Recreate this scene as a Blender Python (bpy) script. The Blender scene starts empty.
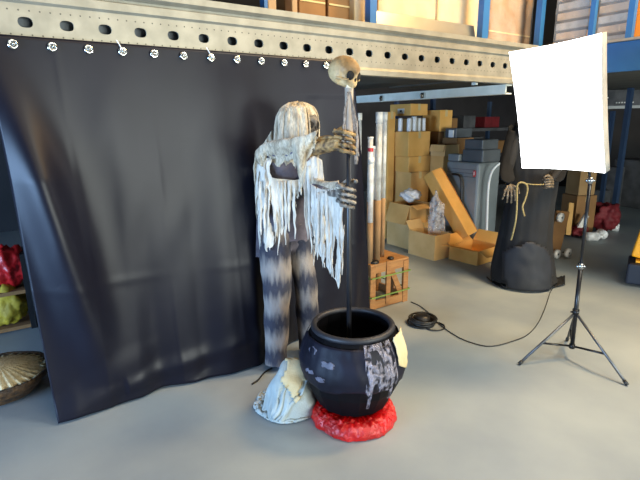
import bpy, bmesh, math, random
import numpy as np
from mathutils import Vector, Matrix, noise as mnoise
random.seed(7)
V = Vector
PI = math.pi
SC = bpy.context.scene
COL = SC.collection

# ------------------------------------------------------------------ camera
# world: X runs along the steel mezzanine beam, Y goes in under it, Z up (metres)
HC, FOC, PIT, ROL, YAW = 1.65, 480.0, math.radians(13.8), math.radians(0.6), math.radians(55.6)
FW = V((math.cos(YAW), math.sin(YAW), 0)); RT = V((math.sin(YAW), -math.cos(YAW), 0)); UPV = V((0, 0, 1))
_F = FW*math.cos(PIT) - UPV*math.sin(PIT); _U = FW*math.sin(PIT) + UPV*math.cos(PIT)
_R = RT*math.cos(ROL) - _U*math.sin(ROL); _U2 = _U*math.cos(ROL) + RT*math.sin(ROL)
EYE = V((0, 0, HC))
def ray(px, py): return _F*FOC + _R*(px-320) - _U2*(py-240)
def Zp(px, py, z=0.0):
    d = ray(px, py); return EYE + d*((z-HC)/d.z)          # survey point on a level plane
def Yp(px, py, y):
    d = ray(px, py); return EYE + d*(y/d.y)               # on a plane parallel to the beam
def Xp(px, py, x):
    d = ray(px, py); return EYE + d*(x/d.x)
def Dp(px, py, dist):
    d = ray(px, py); return EYE + d*(dist/d.dot(FW))      # at a horizontal distance ahead
cam = bpy.data.cameras.new('camera'); co = bpy.data.objects.new('camera', cam); COL.objects.link(co)
cam.lens = 36*FOC/640; cam.sensor_width = 36; cam.clip_start = 0.02
m = Matrix.Identity(3); m.col[0] = _R; m.col[1] = _U2; m.col[2] = -_F
co.matrix_world = Matrix.Translation(EYE) @ m.to_4x4(); SC.camera = co

# ------------------------------------------------------------------ materials
def lin(h):
    h = h.lstrip('#'); c = [int(h[i:i+2], 16)/255 for i in (0, 2, 4)]
    return tuple((x/12.92 if x <= .04045 else ((x+.055)/1.055)**2.4) for x in c) + (1,)
def mat(name, c1, c2=None, rough=.6, metal=0, ns=6, bump=0, bs=40, stretch=None, spec=.5, r2=None, detail=4, lo=.35, hi=.65, emit=None, alpha=None, ascale=90, sheen=0):
    M = bpy.data.materials.new(name); M.use_nodes = True
    nt = M.node_tree; b = nt.nodes['Principled BSDF']
    b.inputs['Roughness'].default_value = rough; b.inputs['Metallic'].default_value = metal
    b.inputs['Specular IOR Level'].default_value = spec
    if sheen: b.inputs['Sheen Weight'].default_value = sheen
    tc = nt.nodes.new('ShaderNodeTexCoord'); mp = nt.nodes.new('ShaderNodeMapping')
    nt.links.new(tc.outputs['Object'], mp.inputs[0])
    if stretch: mp.inputs['Scale'].default_value = stretch
    n = nt.nodes.new('ShaderNodeTexNoise'); n.inputs['Scale'].default_value = ns; n.inputs['Detail'].default_value = detail
    nt.links.new(mp.outputs[0], n.inputs['Vector'])
    r = nt.nodes.new('ShaderNodeValToRGB'); e = r.color_ramp.elements
    e[0].position = lo; e[1].position = hi; e[0].color = lin(c1); e[1].color = lin(c2 or c1)
    nt.links.new(n.outputs['Fac'], r.inputs[0]); nt.links.new(r.outputs[0], b.inputs['Base Color'])
    if r2 is not None:
        mr = nt.nodes.new('ShaderNodeMapRange'); mr.inputs['To Min'].default_value = rough; mr.inputs['To Max'].default_value = r2
        nt.links.new(n.outputs['Fac'], mr.inputs[0]); nt.links.new(mr.outputs[0], b.inputs['Roughness'])
    if bump:
        n2 = nt.nodes.new('ShaderNodeTexNoise'); n2.inputs['Scale'].default_value = bs; n2.inputs['Detail'].default_value = 5
        nt.links.new(mp.outputs[0], n2.inputs['Vector'])
        bp = nt.nodes.new('ShaderNodeBump'); bp.inputs['Strength'].default_value = bump; bp.inputs['Distance'].default_value = .01
        nt.links.new(n2.outputs['Fac'], bp.inputs['Height']); nt.links.new(bp.outputs[0], b.inputs['Normal'])
    if emit:
        b.inputs['Emission Color'].default_value = lin(emit[0]); b.inputs['Emission Strength'].default_value = emit[1]
    if alpha is not None:
        n3 = nt.nodes.new('ShaderNodeTexNoise'); n3.inputs['Scale'].default_value = ascale; n3.inputs['Detail'].default_value = 3
        nt.links.new(mp.outputs[0], n3.inputs['Vector'])
        mr = nt.nodes.new('ShaderNodeMapRange'); mr.inputs[1].default_value = .4; mr.inputs[2].default_value = .55
        mr.inputs[3].default_value = alpha; mr.inputs[4].default_value = 1
        nt.links.new(n3.outputs['Fac'], mr.inputs[0]); nt.links.new(mr.outputs[0], b.inputs['Alpha'])
    return M
def film_mat(name, col, trans=.6, rough=.12, bump=.5, bs=18, var=.2):
    M = bpy.data.materials.new(name); M.use_nodes = True; nt = M.node_tree
    b = nt.nodes['Principled BSDF']; b.inputs['Base Color'].default_value = lin(col); b.inputs['Roughness'].default_value = rough
    out = nt.nodes['Material Output']; t = nt.nodes.new('ShaderNodeBsdfTransparent'); mx = nt.nodes.new('ShaderNodeMixShader')
    n = nt.nodes.new('ShaderNodeTexNoise'); n.inputs['Scale'].default_value = bs; n.inputs['Detail'].default_value = 4
    tc = nt.nodes.new('ShaderNodeTexCoord'); nt.links.new(tc.outputs['Object'], n.inputs['Vector'])
    bp = nt.nodes.new('ShaderNodeBump'); bp.inputs['Strength'].default_value = bump; bp.inputs['Distance'].default_value = .02
    nt.links.new(n.outputs['Fac'], bp.inputs['Height']); nt.links.new(bp.outputs[0], b.inputs['Normal'])
    mr = nt.nodes.new('ShaderNodeMapRange'); mr.inputs[1].default_value = .35; mr.inputs[2].default_value = .65
    mr.inputs[3].default_value = 1-trans-var; mr.inputs[4].default_value = 1-trans+var
    nt.links.new(n.outputs['Fac'], mr.inputs[0]); nt.links.new(mr.outputs[0], mx.inputs[0])
    nt.links.new(t.outputs[0], mx.inputs[1]); nt.links.new(b.outputs[0], mx.inputs[2]); nt.links.new(mx.outputs[0], out.inputs[0])
    return M
K = {}
K['floor'] = mat('concrete', '#7f8a93', '#9ba4a6', rough=.40, r2=.6, ns=1.3, bump=.06, bs=30, detail=8, lo=.3, hi=.7)
K['wall'] = mat('dark wall', '#2b2c2e', '#343436', rough=.9, ns=2)
K['wallw'] = mat('beige cladding', '#7d7a74', '#8a8780', rough=.85, ns=2)
K['ceil'] = mat('steel roof', '#757370', '#82807c', rough=.8, ns=2)
K['beam'] = mat('galvanised steel', '#8c897b', '#9e9a8b', rough=.42, metal=.35, ns=9, bump=.03, bs=60)
K['beam_lit'] = mat('daylit galvanised joist', '#d8dccf', '#e6e9dd', rough=.5, ns=7)  # daylight caught by the steel is put into this pale colour
K['pin'] = mat('pin hole', '#55524b', rough=.8)
K['rearp'] = mat('slate steel', '#5c6267', '#6a7074', rough=.5, metal=.2, ns=12)
K['deck'] = mat('deck underside', '#4c4c45', '#5a5a52', rough=.8, ns=3)
K['curtain'] = mat('dark blackout cloth', '#0e0f1b', '#131420', rough=.40, ns=2.2, bump=.03, bs=7, spec=.25)
K['chrome'] = mat('chrome', '#d8d8d4', rough=.15, metal=1)
K['gauze'] = mat('cream gauze', '#a1927a', '#dccdb2', rough=.9, ns=34, bump=1.0, bs=110, stretch=(1, 1, .22), alpha=.7, ascale=150)
K['fringe'] = mat('white torn gauze', '#bdb4a5', '#e2dacb', rough=.9, ns=40, bump=.8, bs=140, stretch=(1, 1, .3))
K['shirt'] = mat('grey mauve cloth', '#4d4850', '#6a636b', rough=.9, ns=14, bump=.3, bs=80)
K['bone'] = mat('aged bone', '#7a5d36', '#d2b380', rough=.55, ns=9, bump=.55, bs=60, detail=7)
K['rottenarm'] = mat('rotten bone brown', '#3b2a19', '#b08d58', rough=.6, ns=28, bump=.9, bs=70, detail=6)
K['greybone'] = mat('grey bone', '#4a443d', '#9a8f80', rough=.6, ns=30, bump=.6, bs=90)
K['collar'] = mat('beige wrapping', '#8c7c6b', '#b5a592', rough=.6, ns=14, bump=.4, bs=50, stretch=(1, 1, .3))
K['socket'] = mat('black hollow', '#0d0a08', rough=.9)
K['teeth'] = mat('pale teeth', '#d5ccb4', '#e6dfcc', rough=.4, ns=50)
K['face'] = mat('ghoul face', '#28231f', '#8a8175', rough=.7, ns=22, bump=.6, bs=60)
K['staff'] = mat('black staff', '#141417', '#1e1e22', rough=.35, ns=20)
K['caul'] = mat('black cauldron plastic', '#060609', '#0a0a0e', rough=.6, ns=5, spec=.1)
K['rim'] = mat('black rim', '#1a1b21', '#22232a', rough=.55, ns=9)
K['drape'] = mat('navy black film', '#0c0d18', '#161726', rough=.55, ns=5, bump=.3, bs=12, detail=2, spec=.22)
K['slime'] = film_mat('pale cling film', '#aeabbb', .80, .25, 1, 40)
K['paler'] = mat('worn grey patch', '#3c3c4a', '#686775', rough=.6, ns=20)
K['shred'] = mat('pinkish grey gauze', '#75695f', '#a89a8c', rough=.9, ns=30, bump=.7, bs=120, stretch=(1, 1, .3), alpha=.5, ascale=120)
K['redfoil'] = mat('red gloss foil', '#9c0305', '#c00a0a', rough=.12, ns=6, bump=.8, bs=70, spec=.6)
K['greycloth'] = mat('pale grey cotton', '#96a09e', '#b0b9b6', rough=.95, ns=5, bump=.25, bs=120)
K['creamcloth'] = mat('cream cotton', '#b3a27a', '#c8ba96', rough=.95, ns=5, bump=.25, bs=120)
K['black'] = mat('black plastic', '#101113', '#18191b', rough=.45, ns=8)
K['blackm'] = mat('black metal', '#17181b', '#202124', rough=.3, ns=8, metal=.3)
K['steel'] = mat('bare steel tube', '#8d9196', '#a4a8ac', rough=.25, metal=.9)
K['legm'] = mat('dull steel tube', '#55585c', '#686b6f', rough=.38, metal=.7)
K['darkbone'] = mat('dark grey bone', '#3a332b', '#80725f', rough=.6, ns=30, bump=.6, bs=90)
K['soft'] = mat('lit diffuser', '#ffffff', rough=.6, emit=('#ffffff', 6.5))
K['softside'] = mat('grey softbox fabric', '#8b8883', '#a5a29c', rough=.7, ns=5)
K['cable'] = mat('black rubber', '#1a1b1c', rough=.5)
K['robe'] = mat('black robe cloth', '#0d0e11', '#15171b', rough=.85, ns=7, bump=.4, bs=14)
K['robe2'] = mat('sheer black robe cloth', '#101113', '#191a1c', rough=.85, ns=9, spec=.2, bump=.4, bs=18)
K['navy'] = mat('navy bag cloth', '#14171e', '#1c2029', rough=.7, ns=4, bump=.3, bs=14)
K['rope'] = mat('natural rope', '#8a774b', '#ab9866', rough=.9, ns=60, bump=.8, bs=150)
K['wood'] = mat('raw pine', '#8c6138', '#a07444', rough=.7, ns=5, stretch=(3, 3, 12), bump=.15, bs=40)
K['woodx'] = mat('raw pine planks', '#8e633a', '#a37746', rough=.7, ns=5, stretch=(1, 10, 10), bump=.15, bs=40)
K['strap'] = mat('green strap', '#5f7a35', '#6f8a3d', rough=.5)
K['cable2'] = mat('grey cable', '#2c2e2f', rough=.5)
def carton(n, a, b): return mat(n, a, b, rough=.85, ns=4, bump=.08, bs=30)
K['kraft'] = carton('kraft board', '#cb9b58', '#d9aa66'); K['kraft2'] = carton('kraft board golden', '#d9a150', '#e6b062')
K['kraft3'] = carton('kraft board tan', '#cba468', '#d9b47a'); K['kraftm'] = carton('kraft board dull', '#8f7048', '#a08055'); K['kraftd'] = carton('kraft board brown', '#7d5a34', '#8d673d')
K['sleeve'] = carton('brown sleeve board', '#86694a', '#9a7c58'); K['tape'] = mat('tape', '#c9b27e', rough=.35); K['orange'] = mat('orange edge', '#b9702c', '#c98239', rough=.7)
K['white'] = mat('white plastic', '#dcdcd8', '#e6e6e2', rough=.4); K['greysheet'] = mat('grey folded sheet', '#978e82', '#b0a79a', rough=.8, ns=9, bump=.4, bs=20)
K['paper'] = mat('white paper', '#d8d4ca', rough=.8)
K['clear'] = film_mat('clear acrylic', '#e9eef0', .45, .06, .15, 9)
K['film'] = film_mat('white film', '#f4f4f2', .35, .18, .9, 14)
K['wrapf'] = film_mat('stretch film', '#e8e6e2', .88, .2, .35, 7, .05)
K['bubble'] = film_mat('clear plastic sheet', '#f4f5f5', .70, .12, .6, 16)
K['grey'] = mat('grey plastic', '#6f7678', '#7c8385', rough=.5, ns=3); K['greyd'] = mat('dark grey plastic', '#4a4f53', '#565b5f', rough=.5, ns=3)
K['red'] = mat('red plastic', '#a51418', '#b81c1e', rough=.4); K['redd'] = mat('dark red cloth', '#5d1018', '#74161f', rough=.7, ns=9, bump=.5, bs=25)
K['blue'] = mat('blue rack paint', '#245c92', '#2c659c', rough=.45, ns=3); K['blued'] = mat('dark blue rack paint', '#22344e', '#2a3f5c', rough=.5, ns=3)
K['yellow'] = mat('yellow machine paint', '#e39a10', '#eba71c', rough=.4, ns=3); K['machine'] = mat('navy machine base', '#141c2b', '#1b2434', rough=.5, ns=3)
K['sheet'] = mat('bright steel sheet', '#aaa394', '#bab4a4', rough=.3, metal=.7, ns=3, bump=.05, bs=8)
K['cream'] = carton('cream board', '#bda275', '#ccb285'); K['timber'] = mat('weathered timber', '#a88a68', '#bfa180', rough=.8, ns=8)
K['orangebox'] = carton('orange board', '#c8741c', '#d78528'); K['straw'] = mat('pale straw', '#cbb98c', '#e3d6b0', rough=.9, ns=40, bump=.5, bs=80)
K['wicker'] = mat('dark wicker', '#2a1f14', '#5a4226', rough=.8, ns=30, bump=.9, bs=60); K['ybag'] = mat('olive yellow sack', '#8f7a18', '#b59c22', rough=.7, ns=8, bump=.5, bs=16)
K['shelf'] = mat('pale shelf edge', '#9a9ea0', rough=.5, metal=.3); K['dim'] = mat('dim dark goods', '#3a3c40', '#55565a', rough=.8, ns=5)  # gloom and haze of the far bays are put into this grey
def trouser_mat():
    M = mat('banded grey trousers', '#3c3d48', '#8f8a86', rough=.95, ns=9, bump=.5, bs=60)
    nt = M.node_tree; b = nt.nodes['Principled BSDF']
    tc = nt.nodes.new('ShaderNodeTexCoord'); sx = nt.nodes.new('ShaderNodeSeparateXYZ'); nt.links.new(tc.outputs['Object'], sx.inputs[0])
    n = nt.nodes.new('ShaderNodeTexNoise'); n.inputs['Scale'].default_value = 9; n.inputs['Detail'].default_value = 6
    mp = nt.nodes.new('ShaderNodeMapping'); mp.inputs['Scale'].default_value = (4.5, 4.5, .8); nt.links.new(tc.outputs['Object'], mp.inputs[0]); nt.links.new(mp.outputs[0], n.inputs['Vector'])
    a = nt.nodes.new('ShaderNodeMath'); a.operation = 'MULTIPLY_ADD'; a.inputs[1].default_value = 25; nt.links.new(sx.outputs[2], a.inputs[0])
    k = nt.nodes.new('ShaderNodeMath'); k.operation = 'MULTIPLY'; k.inputs[1].default_value = 4; nt.links.new(n.outputs['Fac'], k.inputs[0]); nt.links.new(k.outputs[0], a.inputs[2])
    s = nt.nodes.new('ShaderNodeMath'); s.operation = 'SINE'; nt.links.new(a.outputs[0], s.inputs[0])
    r = nt.nodes.new('ShaderNodeValToRGB'); e = r.color_ramp.elements; e[0].position = .1; e[0].color = lin('#33343f'); e[1].position = 1; e[1].color = lin('#88817b')
    h = nt.nodes.new('ShaderNodeMath'); h.operation = 'MULTIPLY_ADD'; h.inputs[1].default_value = .5; h.inputs[2].default_value = .5; nt.links.new(s.outputs[0], h.inputs[0]); nt.links.new(h.outputs[0], r.inputs[0])
    nt.links.new(r.outputs[0], b.inputs['Base Color']); return M
K['trouser'] = trouser_mat()

# ------------------------------------------------------------------ object helpers
def origin(o):
    p = V((0, 0, 0))
    while o: p = p + o.location; o = o.parent
    return p
def obj(name, bm, mats, parent=None, smooth=False, label=None):
    me = bpy.data.meshes.new(name)
    bmesh.ops.recalc_face_normals(bm, faces=bm.faces)
    if parent: off = origin(parent)
    else:
        vs = [v.co for v in bm.verts]; lo = [min(v[i] for v in vs) for i in range(3)]; hi = [max(v[i] for v in vs) for i in range(3)]
        off = V(((lo[0]+hi[0])/2, (lo[1]+hi[1])/2, lo[2]))
    bmesh.ops.translate(bm, verts=bm.verts, vec=-off)
    bm.to_mesh(me); bm.free()
    for k in (mats if isinstance(mats, (list, tuple)) else [mats]): me.materials.append(K[k])
    if smooth:
        for p in me.polygons: p.use_smooth = True
    o = bpy.data.objects.new(name, me); COL.objects.link(o)
    if parent: o.parent = parent
    else: o.location = off
    if label: o['label'] = label
    return o
def tag(o, label, cat, group=None, kind=None):
    o['label'] = label; o['category'] = cat
    if group: o['group'] = group
    if kind: o['kind'] = kind
    return o
def thing(name, label, cat, loc, group=None):
    o = bpy.data.objects.new(name, None); COL.objects.link(o); o.location = loc; o.empty_display_size = .05
    return tag(o, label, cat, group)
def struct(name, bm, mats, parent=None, smooth=False):
    o = obj(name, bm, mats, parent, smooth)
    if not parent: o['kind'] = 'structure'
    return o
def nb(): return bmesh.new()
def box(bm, c, s, rot=None, mi=0, bev=0):
    R = Matrix.Rotation(rot, 3, 'Z') if isinstance(rot, (int, float)) else (rot or Matrix.Identity(3))
    vs = []
    for x in (-.5, .5):
        for y in (-.5, .5):
            for z in (-.5, .5): vs.append(bm.verts.new(V(c) + R @ V((x*s[0], y*s[1], z*s[2]))))
    fs = []
    for q in ((0, 1, 3, 2), (4, 6, 7, 5), (0, 4, 5, 1), (2, 3, 7, 6), (0, 2, 6, 4), (1, 5, 7, 3)):
        f = bm.faces.new([vs[i] for i in q]); f.material_index = mi; fs.append(f)
    if bev:
        es = list({e for f in fs for e in f.edges}); r = bmesh.ops.bevel(bm, geom=es, offset=bev, segments=2, affect='EDGES', profile=.5)
        for f in r['faces']: f.material_index = mi
    return vs
def frame_of(d):
    d = d.normalized(); a = V((0, 0, 1)) if abs(d.z) < .9 else V((1, 0, 0))
    u = d.cross(a).normalized(); return u, d.cross(u).normalized()
def tube(bm, pts, r, seg=8, mi=0, cap=True, flat=1):
    pts = [V(p) for p in pts]; rs = r if isinstance(r, (list, tuple)) else [r]*len(pts)
    rings = []; u = None
    for i, p in enumerate(pts):
        d = (pts[min(i+1, len(pts)-1)] - pts[max(i-1, 0)])
        if d.length < 1e-9: d = V((0, 0, 1))
        d.normalize()
        if u is None: u, w = frame_of(d)
        else:
            u = (u - d*u.dot(d)); u = u.normalized() if u.length > 1e-6 else frame_of(d)[0]
            w = d.cross(u).normalized()
        rings.append([bm.verts.new(p + (u*math.cos(2*PI*k/seg) + w*math.sin(2*PI*k/seg)*flat)*rs[i]) for k in range(seg)])
    for a, b in zip(rings, rings[1:]):
        for k in range(seg):
            f = bm.faces.new((a[k], a[(k+1) % seg], b[(k+1) % seg], b[k])); f.material_index = mi
    if cap:
        for q in (list(reversed(rings[0])), rings[-1]):
            f = bm.faces.new(q); f.material_index = mi
def spline(pts, n=8):
    pts = [V(p) for p in pts]; out = []
    for i in range(len(pts)-1):
        p0, p1, p2, p3 = pts[max(i-1, 0)], pts[i], pts[i+1], pts[min(i+2, len(pts)-1)]
        for k in range(n):
            t = k/n; out.append(.5*((2*p1)+(p2-p0)*t+(2*p0-5*p1+4*p2-p3)*t*t+(3*p1-p0-3*p2+p3)*t**3))
    return out + [pts[-1]]
def lathe(bm, prof, c, seg=24, mi=0, fn=None, close=False):
    rings = []
    for j, (r, z) in enumerate(prof):
        ring = []
        for k in range(seg):
            a = 2*PI*k/seg; rr, zz = (fn(a, r, z) if fn else (r, z))
            ring.append(bm.verts.new(V(c)+V((rr*math.cos(a), rr*math.sin(a), zz))))
        rings.append(ring)
    prs = list(zip(rings, rings[1:]))
    for a, b in prs:
        for k in range(seg):
            f = bm.faces.new((a[k], a[(k+1) % seg], b[(k+1) % seg], b[k])); f.material_index = mi
    if close:
        for q in (rings[0], rings[-1]):
            f = bm.faces.new(q); f.material_index = mi
def torus(bm, c, R, r, axis=V((0, 0, 1)), seg=24, s2=8, mi=0):
    u, w = frame_of(axis); axis = axis.normalized(); rings = []
    for k in range(seg):
        a = 2*PI*k/seg; d = u*math.cos(a)+w*math.sin(a)
        rings.append([bm.verts.new(V(c)+d*(R+r*math.cos(2*PI*j/s2))+axis*r*math.sin(2*PI*j/s2)) for j in range(s2)])
    for k in range(seg):
        a, b = rings[k], rings[(k+1) % seg]
        for j in range(s2):
            f = bm.faces.new((a[j], a[(j+1) % s2], b[(j+1) % s2], b[j])); f.material_index = mi
def ball(bm, c, r, sc=(1, 1, 1), fn=None, sub=3, mi=0, rot=None):
    g = bmesh.ops.create_icosphere(bm, subdivisions=sub, radius=1); R = rot or Matrix.Identity(3)
    for v in g['verts']:
        d = v.co.normalized(); k = fn(d) if fn else 1
        v.co = V(c) + R @ V((d.x*sc[0], d.y*sc[1], d.z*sc[2]))*r*k
    if mi:
        for v in g['verts']:
            for f in v.link_faces: f.material_index = mi
def grid(bm, nu, nv, fn, mi=0, skip=None, wrap=False):
    P = [[bm.verts.new(fn(i/nu, j/nv)) for j in range(nv+1)] for i in range(nu if wrap else nu+1)]
    n = len(P)
    for i in range(nu):
        for j in range(nv):
            if skip and skip((i+.5)/nu, (j+.5)/nv): continue
            f = bm.faces.new((P[i][j], P[(i+1) % n][j], P[(i+1) % n][j+1], P[i][j+1])); f.material_index = mi
    loose = [v for v in bm.verts if not v.link_faces]
    bmesh.ops.delete(bm, geom=loose, context='VERTS')
def nz(x, y=0, z=0): return mnoise.noise(V((x, y, z)))
def thicken(o, t):
    md = o.modifiers.new('thickness', 'SOLIDIFY'); md.thickness = t; md.offset = 0; return o
def skin_mesh(verts, edges, root=0, sub=2):
    """verts: list of (position, radius); returns a bmesh grown around the joints."""
    me = bpy.data.meshes.new('skeleton'); me.from_pydata([v[0] for v in verts], edges, [])
    o = bpy.data.objects.new('skeleton', me); COL.objects.link(o)
    md = o.modifiers.new('s', 'SKIN'); md.use_smooth_shade = True
    for i, sv in enumerate(me.skin_vertices[0].data):
        r = verts[i][1]; sv.radius = r if isinstance(r, tuple) else (r, r); sv.use_root = (i == root)
    sb = o.modifiers.new('b', 'SUBSURF'); sb.levels = sub
    dg = bpy.context.evaluated_depsgraph_get(); ev = o.evaluated_get(dg); m2 = bpy.data.meshes.new_from_object(ev)
    bm = nb(); bm.from_mesh(m2); bpy.data.objects.remove(o); bpy.data.meshes.remove(me); bpy.data.meshes.remove(m2)
    return bm
def merge(bm, other, mi=0):
    mp = {v: bm.verts.new(v.co) for v in other.verts}
    for f in other.faces:
        g = bm.faces.new([mp[v] for v in f.verts]); g.material_index = mi; g.smooth = True
    other.free()

# ================================================================== SETTING
bm = nb(); grid(bm, 2, 2, lambda u, v: V((-7+19*u, -6+15*v, 0))); struct('floor', bm, 'floor')
bm = nb(); box(bm, (2.5, 9.1, 3.1), (19, .2, 6.2)); struct('wall_back', bm, 'wall')
bm = nb(); box(bm, (12.1, 1.5, 3.1), (.2, 15, 6.2)); struct('wall_right', bm, 'wall')
bm = nb(); box(bm, (2.5, -6.1, 3.1), (19, .2, 6.2)); struct('wall_front', bm, 'wallw')
bm = nb(); box(bm, (-7.1, 1.5, 3.1), (.2, 15, 6.2)); struct('wall_left', bm, 'wallw')
bm = nb(); box(bm, (2.5, 1.5, 6.3), (19.2, 15.2, .2)); struct('ceiling', bm, 'ceil')
# mezzanine deck behind the beam, resting on it
bm = nb(); box(bm, (1.1, 5.0, 2.2), (7.0, 3.9, .2)); struct('trim_1', bm, 'deck')
bm = nb(); box(bm, (7.1, 2.9, 2.2), (4.7, 4.6, .2)); struct('trim_2', bm, 'deck')
# front beam: a pressed steel channel with a row of big oval holes and two rows of pin holes
def front_beam():
    t = thing('steel_beam', 'long galvanised mezzanine beam with a row of oval holes above the dark curtain', 'beam', (2, 2.86, 1.98))
    x0, pitch, n, y = -1.37, .18, 33, 2.86
    z0, z1 = 2.045, 2.215
    bm = nb()
    for k in range(n):
        cx = x0 + k*pitch; hw = pitch/2; hx, hz = .032, .0245; zc = 2.132; A = []; B = []; w = (z1-z0)/2; zm = (z0+z1)/2
        per = [(-1+2*i/8, -1) for i in range(8)] + [(1, -1+2*i/8) for i in range(8)] + [(1-2*i/8, 1) for i in range(8)] + [(-1, 1-2*i/8) for i in range(8)]; S = 32
        for q, r in per:
            A.append(bm.verts.new((cx+q*hw, y, zm+r*w))); a = math.atan2(r, q); c, sn = math.cos(a), math.sin(a)
            e = 2.5; rr = (abs(c)**e + abs(sn)**e)**(-1/e)
            B.append((bm.verts.new((cx+hx*c*rr, y, zc+hz*sn*rr)), bm.verts.new((cx+hx*c*rr, y+.012, zc+hz*sn*rr))))
        for i in range(S):
            j = (i+1) % S
            bm.faces.new((A[i], A[j], B[j][0], B[i][0])); bm.faces.new((B[i][0], B[j][0], B[j][1], B[i][1]))
        for i in range(4):
            for zz in (2.075, 2.185):
                xx = cx - hw + pitch*(i+.5)/4
                bm.faces.new([bm.verts.new((xx+.0042*math.cos(2*PI*q/8), y-.0006, zz+.0042*math.sin(2*PI*q/8))) for q in range(8)]).material_index = 1
    # the rest of the pressed profile: groove and top lip above, turned lip below
    up = [(y, z1), (y-.012, z1+.012), (y-.012, z1+.05), (y+.004, z1+.058), (y+.004, z1+.07), (y-.03, z1+.085), (y-.03, 2.335), (y+.1, 2.335)]
    dn = [(y, z0), (y, z0-.012), (y-.014, z0-.03), (y-.014, 1.98), (y+.07, 1.98)]
    for pr in (up, dn):
        L = [[bm.verts.new((x, a, b)) for a, b in pr] for x in (x0-.09, x0+n*pitch-.09)]
        for i in range(len(pr)-1): bm.faces.new((L[0][i], L[1][i], L[1][i+1], L[0][i+1]))
    obj('web', bm, ['beam', 'pin'], t)
    bm = nb(); box(bm, (x0-.09+n*pitch/2, y+.09, 2.155), (n*pitch, .02, .33)); obj('rear_plate', bm, 'rearp', t)
front_beam()
# side joist running back under the right end of the deck, and a short bracket
t = thing('steel_joist', 'daylit galvanised joist running back beneath the mezzanine floor', 'beam', (4.15, 4.2, 1.95))
bm = nb(); box(bm, (4.12, 4.41, 1.93), (.015, 3.03, .075)); box(bm, (4.16, 4.41, 1.895), (.10, 3.03, .012)); box(bm, (4.16, 4.41, 1.97), (.1, 3.03, .012)); obj('channel', bm, 'beam_lit', t)
for px in (424, 383):
    q = Xp(px, 97, 4.11); bm = nb(); box(bm, (4.095, q.y, 1.925), (.03, .05, .06)); torus(bm, (4.07, q.y, 1.925), .016, .006, V((1, 0, 0)), 12, 6); obj('bolt_clamp', bm, 'chrome', t)
t = thing('beam_bracket', 'small pale bracket plate hanging under the mezzanine beam near the lit softbox', 'bracket', Yp(480, 92, 3.0))
q = Yp(478, 92, 3.05)
bm = nb(); box(bm, (q.x, 3.05, 2.04), (.16, .03, .05)); box(bm, (q.x-.07, 3.04, 2.02), (.02, .05, .1)); box(bm, (q.x+.35, 3.06, 2.04), (.6, .03, .035)); obj('plate', bm, 'beam_lit', t)

# ================================================================== CURTAIN
BOT = [(-.6, 2.88), (.13, 2.83), (.24, 2.82), (.40, 2.81), (.58, 2.80), (.72, 2.84), (.96, 2.79), (1.2, 2.74), (1.34, 2.74), (1.5, 2.85), (1.8, 2.93), (2.2, 2.97), (2.62, 3.02)]
def ybot(x):
    for (a, b), (c, d) in zip(BOT, BOT[1:]):
        if a <= x <= c:
            k = (x-a)/(c-a); k = k*k*(3-2*k); return b+(d-b)*k
    return BOT[-1][1]
def curtain():
    t = thing('curtain', 'large dark blackout curtain hung from metal eyelets along the steel beam', 'curtain', (1.2, 2.83, 0))
    def fn(u, v):                      # v 0 top .. 1 floor
        xl = .06 + .06*v; xr = 2.235 + .36*v
        if u < .001 and v < .25: xl -= .0
        x = xl + (xr-xl)*u; z = 2.066*(1-v) + .012*v
        y = 2.838 + (ybot(x)-2.838)*v**1.3
        env = min(1, v*3)
        # a deep pull running from the top left corner down to the right, and shallower ones beside it
        for x0, sl, w, a in ((.09, .34, .11, .13), (.42, .26, .13, -.02), (.62, .2, .14, .02), (1.05, -.12, .16, -.015), (1.42, .12, .09, .03), (1.9, .05, .08, -.03), (2.25, .12, .07, .035)):
            q = x - x0 - sl*v; fade = math.sin(PI*min(1, .12+v*.95)) if sl > .3 else (.3+.7*v)
            y -= a*math.exp(-(q/w)**2)*env*fade
        y += .007*nz(x*2.4, v*2.2, 3)*env*2 + .003*nz(x*7+v*4, v*5, 9)*env
        # folding creases and hem rumples
        y -= .005*math.exp(-((v-.62-.06*x*.3)/.012)**2)*max(0, nz(x*1.6, 4)+.45)
        for xc in (.36, .80, 1.22, 1.66): y -= .0035*math.exp(-((x-xc-.05*v)/.014)**2)*(.3+v)*max(.1, .5+nz(x, v*3))
        h = max(0, (v-.82)/.18)
        y -= h*(.05*max(0, nz(x*2.3+v*5, v*8, 1)) + .028*math.exp(-((v-.93+.06*(x-.75))/.025)**2)*(1 if .5 < x < 1.4 else .2))
        if x < .35: z += 0
        y = min(y, 2.842) if v < .12 else y
        if v > .97: z += .010*nz(x*6, 2)+.004
        return V((x, y, z))
    bm = nb(); grid(bm, 190, 120, fn); c = obj('cloth', bm, 'curtain', t, True); thicken(c, .002)
    for k in range(13):
        x = .182 + .1655*k
        bm = nb(); a = V((0, -1, 0)); torus(bm, (x, 2.826, 2.024), .0175, .0062, a, 20, 8)
        lathe_pts = [bm.verts.new((x+.013*math.cos(2*PI*i/16), 2.83, 2.024+.013*math.sin(2*PI*i/16))) for i in range(16)]; bm.faces.new(lathe_pts)
        ball(bm, (x+.004, 2.824, 2.026), .0075, sub=1)
        obj('eyelet', bm, 'chrome', t, True)
    for k in (3, 6):
        x = .182 + .1655*k; bm = nb(); tube(bm, [(x, 2.82, 2.03), (x-.012, 2.825, 2.055), (x-.022, 2.835, 2.08)], .003, 6); obj('tie', bm, 'white', t)
curtain()

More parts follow.
